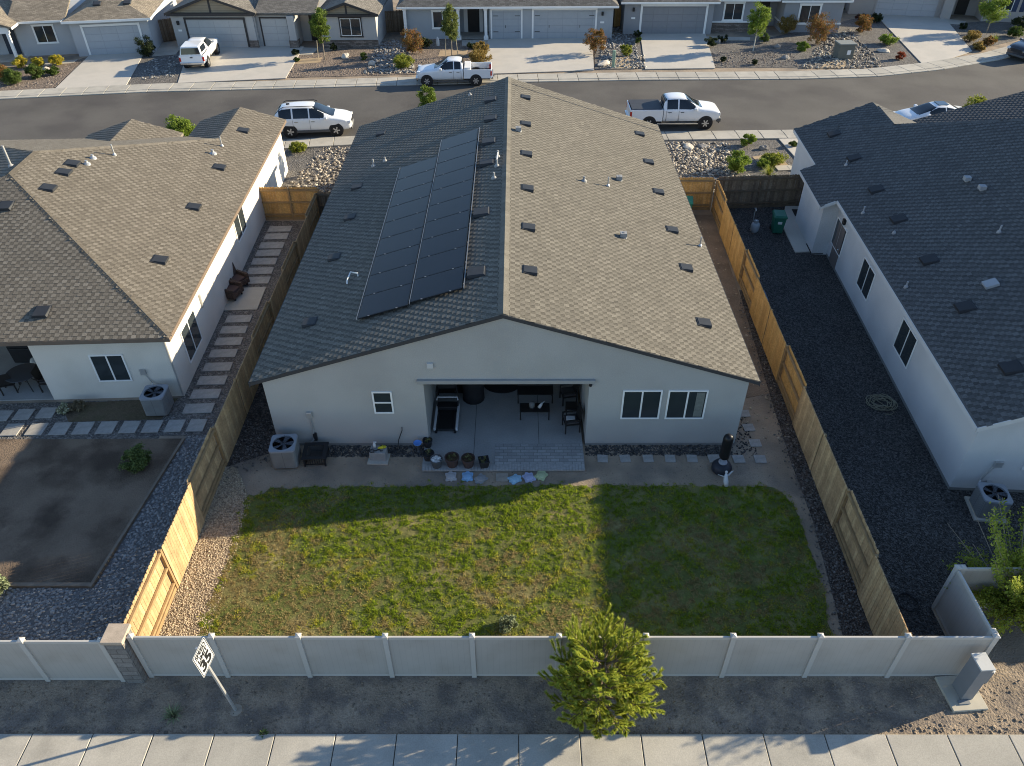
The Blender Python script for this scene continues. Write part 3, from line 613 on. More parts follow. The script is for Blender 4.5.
# solar panels, two columns
m_pv = mat('solar_cells', (.012, .014, .021), .28, .15, .8, spec=.22, mode=brick_mode(.8, .12, .002, (1.25,) * 3, .04, 0))
m_pvf = mat('solar_frame', (.03, .03, .033), .4, .05, metal=.3); m_rl = mat('rail_aluminium', (.24, .245, .25), .4, .05, metal=.7)
def slp(x, y, up): # point above the left slope
    n = Vector((-SL, 0, 1)).normalized(); return Vector((x, y, ZR + SL * (x - XR))) + n * up
def pv(x0, x1, y0, y1):
    o = MB(); g = .012; o.add([slp(x0, y0 + g, .1), slp(x1, y0 + g, .1), slp(x1, y1 - g, .1), slp(x0, y1 - g, .1), slp(x0, y0 + g, .14), slp(x1, y0 + g, .14), slp(x1, y1 - g, .14), slp(x0, y1 - g, .14)], [(3, 2, 1, 0), (4, 5, 6, 7), (0, 1, 5, 4), (1, 2, 6, 5), (2, 3, 7, 6), (3, 0, 4, 7)])
    p = o.build('solar_panel', m_pvf, house)
    c = MB(); f = .03; c.face([slp(x0 + f, y0 + g + f, .143), slp(x1 - f, y0 + g + f, .143), slp(x1 - f, y1 - g - f, .143), slp(x0 + f, y1 - g - f, .143)]); c.build('solar_cells', m_pv, p)
    cl_ = MB()
    for t_ in (.22, .78): cl_.obox(slp(x0 + (x1 - x0) * t_, y0, .148), (.06, .045, .02))
    cl_.build('clamp', m_rl, p)
for k in range(9): pv(-5.36, -3.60, 21.5 + k * 1.4, 21.5 + (k + 1) * 1.4)
for k in range(10): pv(-3.52, -1.76, 21.62 + k * 1.44, 21.62 + (k + 1) * 1.44)
rl = MB()
for x, y0, y1 in ((-5.41, 21.45, 34.15), (-3.56, 21.55, 36.05), (-1.70, 21.6, 36.1)): rl.bar(slp(x, y0, .12), slp(x, y1, .12), .03, .05)
for y in np.arange(22, 36, 1.44): rl.bar(slp(-3.5, y, .06), slp(-1.75, y, .06), .04, .06)
rl.build('panel_rail', m_rl, house)
# rear windows and fittings
p = aty(374.8, 413, BW); p2 = aty(394.4, 413, BW); q = aty(372, 391.4, BW); window(house, p[0], BW, p[2], p2[0] - p[0], q[2] - p[2], split='h')
for (x0, x1) in ((620, 658.5), (664.2, 703)):
    p = aty(x0, 418.5, BW); q = aty(x1, 418.5, BW); q[2] = aty(x1 + 4, 390, BW)[2]; o = window(house, p[0], BW, p[2], q[0] - p[0], q[2] - p[2])
    if x0 > 650:
        MB().box((q[0] - p[0]) * .72, -.02, .1, (q[0] - p[0]) * .93, -.012, q[2] - p[2] - .1).build('curtain', mat('pale_curtain', (.16, .17, .15), .8, .2, 9), o)
fx = MB(); p = aty(309.5, 414, BW); fx.box(p[0] - .09, BW - .1, p[2] - .12, p[0] + .09, BW - .002, p[2] + .12); fx.build('disconnect_box', m_steel, house, bevel=.01)
fx = MB(); fx.tube([(p[0], BW - .04, p[2] - .1), (p[0] + .02, BW - .04, p[2] - .7), (p[0] - .02, BW - .07, .35), (p[0] - .2, BW - .15, .18)], .028, 8); fx.build('conduit', m_steel, house)
fx = MB(); fx.box(p[0] - .02, BW - .09, .3, p[0] + .1, BW - .002, .62); fx.build('meter_box', m_black, house)
p = aty(430, 365, BW); fx = MB(); fx.box(p[0] - .1, BW - .06, p[2] - .1, p[0] + .1, BW - .002, p[2] + .1); fx.build('junction_plate', mat('plate_grey', (.5, .5, .49), .7, .03), house)
p = aty(590.5, 384.5, BW); fx = MB(); fx.lathe([(.05, 0), (.06, .05), (.03, .1)], 12, (p[0], BW - .002, p[2]), Matrix.Rotation(R(90), 3, 'X')); fx.build('spotlight', m_black, house)
fx = MB(); a = aty(402, 427, BW); b = aty(398, 441, BW); fx.tube([(a[0], BW - .03, a[2] + .02), (a[0], BW - .06, a[2] - .1), (b[0] + .05, BW - .1, .35), (b[0], BW - .3, .05), (b[0] - .2, BW - .4, .03)], .016, 7); fx.build('hose_bib', m_black, house)
dr = MB(); dr.box(-1.1, 23.52, .1, 1.1, 23.598, 2.3); d_o = dr.build('sliding_door', m_white, house); MB().box(-1.03, 23.5, .17, -.03, 23.53, 2.22).build('pane', m_pane, d_o); MB().box(.03, 23.5, .17, 1.03, 23.53, 2.22).build('pane', m_pane, d_o)
cl_ = MB()
for x in (xl, xr): cl_.box(x - .008, BW - .008, 0, x + .008, 42.31, .12)
cl_.box(xl, BW - .008, 0, -3.1, BW - .001, .1); cl_.box(2.45, BW - .008, 0, xr, BW - .001, .1); cl_.build('foundation', mat('foundation_concrete', (.2, .2, .19), .95, .1, 3), house)

# ------------------------------------------------------------------ neighbour on the left: hip roof
o_ = at(184.6, 396); e_ = at(268, 215); ANG_L = math.atan2(-(e_[0] - o_[0]), e_[1] - o_[1])
lh = thing('house', 'cream stucco house on the left under a tan hip roof', 'house', (o_[0], o_[1], 0), ANG_L)
def loc_of(org, ang, p):
    d = np.array([p[0] - org[0], p[1] - org[1]]); c, s = math.cos(ang), math.sin(ang); return np.array([d[0] * c + d[1] * s, -d[0] * s + d[1] * c, p[2] if len(p) > 2 else 0])
PL = .312; YE = 19.0
lw = MB(); lw.box(-4.95, 0, 0, 0, 18.6, 2.93); lw.box(-16.3, 3.6, 0, -4.96, 18.58, 2.92); lw.yprism([(-4.2, 0), (0, 0), (0, 2.9), (-2.1, 3.62), (-4.2, 2.9)], 18.61, 21.1); lw.yprism([(-10, 0), (-5.2, 0), (-5.2, 2.9), (-7.6, 3.68), (-10, 2.9)], 18.62, 19.3)
lw.build('wall', m_stucco_w, lh)
MB().box(-17.2, -.02, 2.62, -4.97, .2, 2.92).build('patio_beam', m_stucco_w, lh)
MB().box(-17.2, .0, 0, -4.97, 3.55, .05).build('patio_slab', m_patio, lh)
E0 = 3.0; A1 = (-8.15, 8.15, E0 + PL * 8.5); A2 = (-8.15, 10.5, E0 + PL * 8.5)
lr = shingles('roof', [(.35, -.35, E0), (.35, 21.4, E0), (-2.1, 21.4, E0 + PL * 2.45), (-2.1, YE - 2.45, E0 + PL * 2.45), A2, A1], m_shingle_b, lh)
lr2 = shingles('roof', [(-16.65, -.35, E0), (.35, -.35, E0), A1], m_shingle_b, lh)
lr3 = shingles('roof', [(-16.65, YE, E0), (-16.65, -.35, E0), A1, A2], m_shingle_b, lh)
lr4 = shingles('roof', [A2, (-2.1, YE - 2.45, E0 + PL * 2.45), (-4.55, YE, E0), (-16.65, YE, E0)], m_shingle_b, lh)
shingles('roof', [(-2.1, YE - 2.45, E0 + PL * 2.45), (-2.1, 21.4, E0 + PL * 2.45), (-4.55, 21.4, E0), (-4.55, YE, E0)], m_shingle_b, lh)
zz = E0 + PL * 2.6
shingles('roof', [(-5.0, YE, E0), (-5.0, 19.6, E0), (-7.6, 19.6, zz), (-7.6, YE - 2.6, zz)], m_shingle_b, lh)
shingles('roof', [(-7.6, YE - 2.6, zz), (-7.6, 19.6, zz), (-10.2, 19.6, E0), (-10.2, YE, E0)], m_shingle_b, lh)
ridge_caps('ridge_cap', (.3, -.3, E0 + .02), A1, MATS['brown_shingle_band'], lr); ridge_caps('ridge_cap', A2, A1, MATS['brown_shingle_band'], lr); ridge_caps('ridge_cap', (-2.1, YE - 2.45, E0 + PL * 2.45), A2, m_shingle_b, lr)
fl = MB(); m_fasc = mat('brown_fascia', (.16, .12, .09), .75, .1, 4)
fl.box(.352, -.37, E0 - .17, .375, 21.42, E0 - .01); fl.box(-16.67, -.375, E0 - .17, .35, -.352, E0 - .01); fl.build('fascia', m_fasc, lh)
so_ = MB(); so_.box(-16.6, -.34, E0 - .1, .34, 18.9, E0 - .06); so_.build('soffit', m_stucco_w, lh)
def on_left(px, py, face):           # face 0 = right slope, 1 = near hip face, 3 = far face
    n0, p0 = {0: ((PL, 0, 1), (.35, 0, E0)), 1: ((0, -PL, 1), (0, -.35, E0)), 3: ((0, PL, 1), (0, YE, E0)), 2: ((-PL, 0, 1), (-16.65, 0, E0))}[face]
    c, s = math.cos(ANG_L), math.sin(ANG_L); n = np.array([n0[0] * c - n0[1] * s, n0[0] * s + n0[1] * c, 1]); w0 = np.array([o_[0] + p0[0] * c - p0[1] * s, o_[1] + p0[0] * s + p0[1] * c, p0[2] + .015])
    d = CM.T @ np.array([(px - 512) / F, (py - 383) / F, 1]); P = CO + d * (np.dot(n, w0 - CO) / np.dot(n, d)); return loc_of(o_, ANG_L, P)
for q in [(243.5, 130.5), (219.5, 167.3), (72.6, 163.6), (64, 172.3), (48.5, 188), (194, 207), (160, 260)]: roof_vent(lr, on_left(*q, 0), (1, 0), slope=PL, s=.56)
for q in [(6, 206), (42, 312)]: roof_vent(lr2, on_left(*q, 1), (0, -1), slope=PL, s=.56)
for q, h, r in [((114.5, 155), .5, .035), ((93, 158), .16, .06), ((87, 164), .16, .06), ((213, 153.5), .2, .07), ((222, 146), .5, .035)]: vent_pipe(lr, on_left(*q, 0), h, r, m_steel)
q = on_left(11, 166, 2); vent_pipe(lr3, q, .9, .05)
def lwin(pxc, pyc, w_, h, z):
    p = atx(pxc, pyc, o_[0] - .35); l = loc_of(o_, ANG_L, p); return window(lh, 0.0, l[1] - w_ / 2, l[2] - h / 2, w_, h, R(90))
lwin(184.5, 336, 1.7, 1.5, 0); lwin(241, 221, 1.7, 1.5, 0)
p = aty(101.5, 378.5, o_[1] + .05); q = aty(134, 378, o_[1] + .05); q[2] = aty(125, 352, o_[1] + .05)[2]; l = loc_of(o_, ANG_L, p); l2 = loc_of(o_, ANG_L, q)
window(lh, l[0], 0, l[2], l2[0] - l[0], l2[2] - l[2])
fx = MB(); q = atx(198, 297, o_[0] - .2); l = loc_of(o_, ANG_L, q); fx.box(.002, l[1] - .05, l[2] - .5, .06, l[1] + .05, l[2] + .1); fx.build('conduit', m_steel, lh)
fx = MB(); q = aty(144, 371, o_[1]); l = loc_of(o_, ANG_L, q); fx.box(l[0] - .1, -.08, l[2] - .1, l[0] + .1, -.002, l[2] + .15); fx.tube([(l[0], -.03, l[2]), (l[0] + .2, -.05, l[2] - .5), (l[0] + .3, -.3, l[2] - .7)], .02, 6); fx.build('disconnect_box', m_steel, lh)
fx = MB(); fx.tube([(-.02, -.05, 2.85), (-.02, -.05, .1)], .03, 6); fx.build('downpipe', m_steel, lh)

# ------------------------------------------------------------------ neighbour on the right
q_ = at(948.6, 489.5); e_ = at(824, 251); ANG_R = math.atan2(-(e_[0] - q_[0]), e_[1] - q_[1])
rh = thing('house', 'pale stucco house on the right under a shaded charcoal shingle roof', 'house', (q_[0], q_[1], 0), ANG_R)
PR = .447; EZ = 3.05; RX = 10.1; RZ = EZ + PR * (RX + .3)
rw = MB(); rw.yprism([(0, 0), (20, 0), (20, 2.95), (RX, RZ - .22), (0, 2.95)], 0, 15.2)
rw.box(0, 15.21, 0, 20, 24.2, 2.9); rw.box(-.72, 15.75, 0, -.002, 19.3, 2.7); rw.box(10, 24.21, 0, 19, 24.9, 2.8)
rw.build('wall', m_stucco_r, rh)
HB = RX + .3; yf = 24.5
BX = -1.02; BZ = EZ - PR * .72; xv = 8.0
rr1 = shingles('roof', [(-.3, -.3, EZ), (RX, -.3, RZ), (RX, yf - HB, RZ), (-.3, yf, EZ), (-.3, 19.55, EZ), (BX, 19.55, BZ), (BX, 15.45, BZ), (-.3, 15.45, EZ)], m_shingle_g, rh)
rr2 = shingles('roof', [(RX, -.3, RZ), (20.5, -.3, EZ), (20.5, yf, EZ), (RX, yf - HB, RZ)], m_shingle_g, rh)
rr3 = shingles('roof', [(RX, yf - HB, RZ), (20.5, yf, EZ), (-.3, yf, EZ)], m_shingle_g, rh)
# small street gable in line with the slope, and the garage gable further right
c0 = loc_of(q_, ANG_R, at(873, 102, 4.62)); gx = c0[0]; ye = c0[1]; gz = 4.62; pg = (gz - EZ) / (gx + .3); yv_ = yf - (gz - EZ) / PR
shingles('roof', [(-.3, yf - .02, EZ), (gx, yv_, gz + .02), (gx, ye, gz), (-.3, ye, EZ)], m_shingle_g, rh)
shingles('roof', [(gx, yv_, gz + .02), (2 * gx + .3, yf, EZ), (2 * gx + .3, ye, EZ), (gx, ye, gz)], m_shingle_g, rh)
ga = loc_of(q_, ANG_R, at(963, 111, 4.04)); gb = loc_of(q_, ANG_R, at(1024, 87, 5.06)); gs = 1.02 / (gb[0] - ga[0]); gx0 = ga[0] - (4.04 - EZ) / gs; g2 = gx0 + 7.4; g2z = EZ + gs * 7.4; gye = (ga[1] + gb[1]) / 2; yr_ = yf - (g2z - EZ) / PR
shingles('roof', [(gx0, gye, EZ), (gx0, yf - .02, EZ), (g2, yr_, g2z + .01), (g2, gye, g2z)], m_shingle_g, rh)
shingles('roof', [(g2, gye, g2z), (g2, yr_, g2z + .01), (g2 + 7.4, yf - .02, EZ), (g2 + 7.4, gye, EZ)], m_shingle_g, rh)
ridge_caps('ridge_cap', (RX, yf - HB, RZ), (RX, -.3, RZ), m_shingle_g, rr1, sl=PR); ridge_caps('ridge_cap', (-.2, yf - .1, EZ + .03), (RX, yf - HB, RZ), m_shingle_g, rr1)
fr_ = MB(); m_wf = mat('pale_fascia', (.55, .55, .54), .6, .05, 3)
fr_.box(-.325, -.33, EZ - .17, -.304, 15.44, EZ - .01); fr_.box(-.325, 19.56, EZ - .17, -.304, ye, EZ - .01); fr_.box(BX - .024, 15.42, BZ - .17, BX - .003, 19.58, BZ - .01)
fr_.yprism([(-.325, EZ - .01), (RX, RZ - .01), (RX, RZ - .2), (-.325, EZ - .19)], -.328, -.304)
fr_.yprism([(BX - .02, BZ - .01), (-.3, EZ - .01), (-.3, EZ - .17), (BX - .02, BZ - .17)], 15.42, 15.446)
fr_.build('fascia', m_wf, rh)
def on_right(px, py):
    n0 = (-PR, 0); p0 = (-.3, 0, EZ); c, s = math.cos(ANG_R), math.sin(ANG_R); n = np.array([n0[0] * c, n0[0] * s, 1]); w0 = np.array([q_[0] + p0[0] * c, q_[1] + p0[0] * s, EZ + .015])
    d = CM.T @ np.array([(px - 512) / F, (py - 383) / F, 1]); P = CO + d * (np.dot(n, w0 - CO) / np.dot(n, d)); return loc_of(q_, ANG_R, P)
for q in [(834, 134), (854, 158), (876, 189.5), (898.5, 219), (929, 260), (965, 307), (1011, 368)]: roof_vent(rr1, on_right(*q), (-1, 0), slope=PR, s=.58, m=mat('charcoal_vent', (.025, .025, .028), .7, .1))
for q, h, m_ in [((846, 165), .3, m_steel), ((967, 181), .2, m_white_metal), ((982, 190), .25, m_white_metal), ((894, 233), .12, m_white_metal), ((999, 232), .35, m_steel), ((863, 213), .4, m_steel), ((906, 287), .3, m_steel)]: vent_pipe(rr1, on_right(*q), h * .8, .032, mat('dull_pipe', (.3, .3, .31), .6), h < .3 and m_ is m_white_metal and q[0] > 950)
q = on_right(990, 285); mb = MB(); mb.obox((q[0], q[1], q[2] + .06), (.45, .4, .1), Matrix.Rotation(-math.atan(PR), 3, 'Y')); mb.build('roof_vent', mat('grey_vent', (.3, .31, .33), .6, .1), rr1)
for q, hh in [((842.5, 237), 1.35), ((868, 279), 1.35), ((905.8, 343), 1.35)]:
    p = atx(q[0], q[1], q_[0] + (1.0 if q[0] < 850 else .7 if q[0] < 880 else .35)); l = loc_of(q_, ANG_R, p); window(rh, 0, l[1] + .75, l[2] - hh / 2, 1.5, hh, R(-90), frame=mat('taupe_frame', (.2, .19, .18), .6, .03) if False else m_white, fw=.04)
d_o = MB().box(-.03, 14.25, .06, -.002, 15.2, 2.15).build('door', mat('taupe_door', (.14, .12, .11), .6, .05), rh); MB().lathe([(.03, 0), (.045, .04), (.02, .07)], 10, (-.03, 14.36, 1.05), Matrix.Rotation(R(-90), 3, 'Y')).build('handle', m_steel, d_o)
fx = MB(); fx.box(-.12, 14.5, 2.25, -.002, 14.7, 2.5); fx.build('wall_lamp', m_black, rh)
fx = MB(); p = aty(996, 461, q_[1] + .05); l = loc_of(q_, ANG_R, p); fx.box(l[0] - .12, -.1, l[2] - .1, l[0] + .12, -.002, l[2] + .12); fx.tube([(l[0] - .05, -.05, l[2]), (l[0] - .3, -.06, l[2] - .7), (l[0] - .45, -.3, .4)], .03, 7); fx.box(l[0] - .05, -.1, .25, l[0] + .12, -.002, .5); fx.build('disconnect_box', m_steel, rh)
p = aty(1019, 466, q_[1] + .05); l = loc_of(q_, ANG_R, p); window(rh, l[0], 0, l[2], 1.4, 1.3)
fx = MB(); fx.box(-.012, -.012, 0, 0, 15.7, .12); fx.box(-.012, -.012, 0, 20, 0, .12); fx.build('foundation', MATS['foundation_concrete'], rh)
struct(MB().prism(pxpoly([(785, 207), (802, 207), (809, 231), (823, 252), (795, 253), (782, 227)]), 0, .07).build('path', m_drive, bevel=.01))

# ------------------------------------------------------------------ fences
def wood_fence(label, a, b, pattern, h=1.83, m=None, face=1, pw=None, post_m=None, rails=3, alt=None, nalt=0):
    """Alternating panels from a to b. 'B' shows boards to the viewing side, 'R' shows rails. face=+1: viewing side is to the right of a->b."""
    a = np.array(a, float); b = np.array(b, float); L = np.linalg.norm(b - a); ang = math.atan2(b[1] - a[1], b[0] - a[0]); n = len(pattern); pw = L / n
    t = thing('wooden_fence', label, 'fence', (a[0], a[1], 0), ang)
    for k, ch in enumerate(pattern):
        mb = MB(); x0, x1 = k * pw + .045, (k + 1) * pw - .045; sgn = -face if ch == 'B' else face
        yb = sgn * .06; x = x0
        while x < x1 - .05:
            w_ = min(.138, x1 - x); z1 = h + random.uniform(-.012, .012); lean = random.uniform(-.004, .004)
            mb.box(x + .003, yb - .009 + lean, .05, x + w_ - .003, yb + .009 + lean, z1 - .03)
            mb.box(x + .018, yb - .009 + lean, z1 - .03, x + w_ - .018, yb + .009 + lean, z1); x += .141
        p = mb.build('fence_panel', (alt if alt and k < nalt else None) or m or m_fence, t)
        rb = MB()
        for z in ((.25, .95, 1.62) if rails == 3 else (.25, 1.6)): rb.box(x0, -.012 - .0 + (-sgn) * .0 - .02, z, x1, .032, z + .085)
        rb.box(x0, -.02, .0, x1, .02, .16); rb.build('rail', post_m or m_rail, p)
    for k in range(n + 1):
        MB().box(k * pw - .045, -.045, 0, k * pw + .045, .045, h - .06).build('post', post_m or m_rail, t)
    return t
wood_fence('long cedar fence left of the grey house, its near panels sunlit', (-10.0, 11.05), (-10.3, 36.6), 'RBRBBRBRBR', face=1, m=m_fence_pale)
wood_fence('long golden cedar fence between grey house and black gravel yard', (9.93, 10.95), (10.65, 38.0), 'BRBBRBBRBBR', face=-1, alt=m_fence_pale, nalt=4)
wood_fence('golden board gate fence joining the cream house across its side path', (-13.5, 37.2), (-10.35, 37.2), 'RR', face=1)
wood_fence('short dark fence from the left cedar fence to the grey house', (-10.25, 36.6), (-8.28, 36.6), 'R', face=1, m=m_fence_old, post_m=mat('old_rail', (.14, .1, .065), .9, .2, 5))
wood_fence('short golden gate fence right of the grey house behind green bin', (7.7, 38.2), (10.55, 38.2), 'R', face=1)
wood_fence('dark weathered fence across the black gravel yard behind green bin', (10.75, 38.3), (15.6, 38.6), 'RR', face=1, m=m_fence_old, post_m=MATS['old_rail'])
FY = 10.82; FH = 1.87
def vinyl_fence(label, xs, fn, thing_loc=(0, 0, 0), rz=0):
    t = thing('vinyl_fence', label, 'fence', thing_loc, rz)
    for x0, x1 in zip(xs[:-1], xs[1:]):
        p = MB(); p.box(x0 + .055, -.022, .1, x1 - .055, .022, FH - .12); o = p.build('fence_panel', m_vinyl, t)
        MB().box(x0 + .05, -.026, FH - .13, x1 - .05, .026, FH - .03).build('rail', m_vinyl_post, o, bevel=.006); MB().box(x0 + .05, -.026, .03, x1 - .05, .026, .13).build('rail', m_vinyl_post, o, bevel=.006)
    for x in xs:
        MB().box(x - .064, -.064, 0, x + .064, .064, FH).build('post', m_vinyl_post, t, bevel=.008)
        c = MB(); c.box(x - .075, -.075, FH + .001, x + .075, .075, FH + .03); c.add([(x - .07, -.07, FH + .03), (x + .07, -.07, FH + .03), (x + .07, .07, FH + .03), (x - .07, .07, FH + .03), (x, 0, FH + .08)], [(0, 1, 4), (1, 2, 4), (2, 3, 4), (3, 0, 4)]); c.build('post_cap', m_vinyl_post, t)
    return t
PX = [-9.72] + [-3.305 + 2.185 * k for k in range(-2, 8)]
vinyl_fence('long beige vinyl fence behind the lawn along the pavement', PX, None, (0, FY, 0))
vinyl_fence('beige vinyl fence left of the block pillar behind the cobble bed', [-19.05, -16.85, -14.65, -12.42, -10.42], None, (0, FY - .12, 0))
vinyl_fence('short beige vinyl fence returning from corner post towards right house', [0.14, 2.1], None, (PX[-1], FY, 0), R(90))
vinyl_fence('beige vinyl fence running right behind the leafy yellow-green tree', [.14, 2.3, 4.5, 6.7, 8.9], None, (PX[-1], FY + 2.1, 0), 0)
pl = thing('block_pillar', 'square grey block pillar with tan cap where beige fences meet', 'pillar', (-10.08, FY + .02, 0))
MB().box(-.24, -.24, 0, .24, .24, FH - .02).build('shaft', m_block, pl); MB().box(-.28, -.28, FH - .018, .28, .28, FH + .1).build('cap', m_cap_block, pl, bevel=.015)
# ------------------------------------------------------------------ things in the main garden
def P0(px, py, z=0): p = at(px, py, z); return (p[0], p[1], z)
ac_unit('grey air conditioner on the ground by the grey house\'s left rear corner', (-7.98, 18.9, 0), R(4), .86, .88, pad=False)
# square fire pit beside it
t = thing('fire_pit', 'low square black fire pit beside the grey house\'s air conditioner', 'fire pit', (-6.98, 19.0, 0), R(3))
mb = MB(); s_ = .42
for k in range(4):
    m_ = Matrix.Rotation(k * R(90), 3, 'Z'); mb.obox(m_ @ Vector((0, -s_ + .075, .4)), (s_ * 2 - (.0 if k % 2 == 0 else .3), .15, .03), m_)
mb.build('rim', m_black, t, bevel=.005)
mb = MB()
for k in range(4):
    m_ = Matrix.Rotation(k * R(90), 3, 'Z')
    for i in range(9): mb.obox(m_ @ Vector((-s_ + .1 + i * .08, -s_ + .1, .22)), (.022, .015, .3), m_)
    mb.obox(m_ @ Vector((0, -s_ + .09, .07)), (s_ * 1.8, .03, .03), m_)
mb.build('grille', mat('dark_iron', (.035, .033, .032), .6, .2, 5, metal=.3), t)
mb = MB(); mb.add([(-.27, -.27, .38), (.27, -.27, .38), (.27, .27, .38), (-.27, .27, .38), (-.2, -.2, .2), (.2, -.2, .2), (.2, .2, .2), (-.2, .2, .2)], [(0, 4, 5, 1), (1, 5, 6, 2), (2, 6, 7, 3), (3, 7, 4, 0), (4, 7, 6, 5)]); mb.build('bowl', mat('ash_bowl', (.05, .045, .04), .9, .3, 6), t)
for k in range(4): MB().box(*(-.38 if k % 2 else .33, -.38 if k < 2 else .33, 0), *(-.33 if k % 2 else .38, -.33 if k < 2 else .38, .385)).build('leg', m_black, t)
# block stand with gloves
x, y, _ = P0(379, 459)
t = thing('block_stand', 'grey block stand on a pale slab under the small window', 'stand', (x, y, 0), R(-3))
MB().box(-.36, -.3, 0, .36, .24, .06).build('slab', m_conc, t, bevel=.01)
MB().box(-.28, -.14, .06, .28, .24, .42).build('block', mat('grey_cast_block', (.27, .265, .26), .9, .1, 6, .1, 30, .005), t, bevel=.015)
def glove(label, m, loc, rz):
    mb = MB(); mb.tube([(-.14, 0, 0), (-.05, 0, .01), (.03, 0, .015), (.06, 0, .012)], [.04, .05, .052, .03], 8)
    for i in range(4): mb.tube([(.04, -.042 + i * .028, .012), (.1, -.052 + i * .034, .012), (.14 + .02 * (i in (1, 2)), -.055 + i * .037, .0)], [.017, .015, .008], 6)
    mb.tube([(-.01, .045, .01), (.04, .09, .012), (.075, .1, .006)], [.018, .015, .008], 6)
    o = mb.build('work_glove', m, None, True); o.location = loc; o.rotation_euler = (0, 0, rz); return tag(o, label, 'glove')
glove('yellow work glove lying on the grey block stand', mat('yellow_rubber', (.6, .5, .03), .6, .1, 5), (x + .14, y + .1, .455), .3)
mb = MB(); mb.lathe([(.001, 0), (.05, 0), (.055, .12), (.05, .17), (.02, .2), (.02, .24), (.001, .24)], 12); mb.box(-.02, -.02, .24, .09, .02, .27); o = mb.build('spray_bottle', mat('white_plastic', (.6, .6, .6), .5, .03), None, True); o.location = (x - .12, y + .14, .422); tag(o, 'white spray bottle standing beside the yellow glove', 'bottle')
mb = MB(); pts = [(-.24 + .06 * i, -.02 + .05 * math.sin(i * 1.7), .44 + .025 * (i % 2)) for i in range(8)]; mb.tube(pts, .018, 6); mb.tube([(-.26, .02, .445), (-.3, -.05, .44), (-.22, -.12, .44), (-.1, -.1, .44)], .02, 6); o = mb.build('hose_nozzle', m_black, None, True); o.location = (x, y, 0); tag(o, 'black hose piece coiled on the grey block stand', 'hose')
# plant pots
def pot(label, px, py, r, h, m, content, square=False, z=.1):
    q = P0(px, py, z); t = thing('plant_pot', label, 'plant pot', q, random.random()); n = 4 if square else 22
    mb = MB(); mb.lathe([(r * .72, 0), (r * .98, h * .86), (r * 1.06, h * .87), (r * 1.06, h), (r * .94, h), (r * .9, h * .84), (.001, h * .84)], n); mb.build('pot', m, t, smooth=False)
    if content == 'pebbles': P = RNG.uniform(-1, 1, (80, 2)); P = P[(P ** 2).sum(1) < .9] * r * .82; stones('pebbles', P, .03, .06, mat('white_pebble', None, .8, .1, 4, island=[(.6, .6, .58), (.45, .45, .44), (.7, .7, .68)]), h * .84, .7, t)
    elif content == 'soil': MB().lathe([(.001, h * .9), (r * .88, h * .86)], 16).build('soil', mat('potting_soil', (.07, .045, .025), .95, .4, 12, .3, 60, .02, 40), t)
    if content == 'plant' or content == 'soil':
        C = crown_points((0, 0, h + .03), (r * .6, r * .6, .08), 7, 10, .07); V, I = leaf_arrays(C, None, .035); npmesh('plant', V, 4, mat('dull_green_leaf', None, .7, .1, 5, island=[(.09, .11, .04), (.14, .12, .05), (.06, .08, .03)]), t, I)
    return t
m_potk = mat('black_pot', (.03, .03, .032), .6, .15, 6); m_potb = mat('brown_pot', (.075, .05, .045), .6, .15, 6); m_potg = mat('grey_pot', (.085, .09, .095), .6, .15, 6)
pot('grey pot of white pebbles on the patio\'s front left corner', 437, 466, .21, .36, m_potg, 'pebbles')
pot('large brown pot, second from left along the patio edge', 452.5, 465, .24, .4, m_potb, 'soil')
pot('brown pot with faded rim, third along the patio edge', 468.5, 465.5, .23, .38, m_potb, 'soil')
pot('square black pot at the right end of the pots', 484, 466, .24, .32, m_potk, 'plant', True)
pot('black pot of dark leaves behind the pebble pot', 429, 460, .2, .34, m_potk, 'plant', z=.02)
pot('small black pot leaning at the patio opening\'s left corner', 428, 446, .17, .3, m_potk, 'plant', z=.1)
q = P0(418.5, 452); t = thing('garden_basin', 'small bright blue bowl on a thin pedestal by the patio', 'bird bath', q, 0)
MB().lathe([(.09, 0), (.05, .04), (.03, .1), (.03, .3), (.06, .36)], 14).build('pedestal', m_potg, t, True); MB().lathe([(.04, .35), (.13, .41), (.15, .46), (.135, .45), (.001, .4)], 20).build('bowl', mat('blue_glaze', (.1, .25, .62), .3, .1, 6), t, True)
# turtle stepping stones
def turtle(label, px, py, m, rz, s=.225):
    mb = MB(); n = 20
    pts = []
    for k in range(72):
        a = k * R(5); r = s * .80
        for (ca, wd, ex) in ((90, 20, .42), (42, 17, .36), (138, 17, .36), (-42, 17, .36), (-138, 17, .36), (-90, 9, .2)):
            d = (math.degrees(a) - ca + 180) % 360 - 180; r += s * ex * math.exp(-(d / wd) ** 2)
        pts.append((math.cos(a) * r * .95, math.sin(a) * r))
    mb.prism(pts, 0, .045); o = mb.build('turtle_stone', m, None, bevel=.006)
    dm = MB(); dm.lathe([(s * .72, .044), (s * .66, .062), (s * .4, .078), (.001, .084)], 18); d = dm.build('shell', m, o, True)
    q = P0(px, py); o.location = (q[0], q[1], .01); o.rotation_euler = (0, 0, rz); return tag(o, label, 'stepping stone', 'turtle shaped stepping stones by the patio')
def stone_mat(n, c): return mat(n, c, .85, .15, 8, .1, 40)
turtle('pale grey turtle-shaped stone, leftmost below the pots', 451, 477.5, stone_mat('pale_grey_stone', (.40, .38, .37)), .1)
turtle('bright blue turtle-shaped stone below the brown pots', 467.5, 477.5, stone_mat('sky_blue_stone', (.24, .42, .62)), .0)
turtle('dark grey turtle-shaped stone right of the blue one', 481, 479.5, stone_mat('mid_grey_stone', (.27, .27, .27)), 2.4)
turtle('turquoise blue turtle-shaped stone right of the plain square', 514.5, 480, stone_mat('turquoise_stone', (.30, .48, .60)), -1.0)
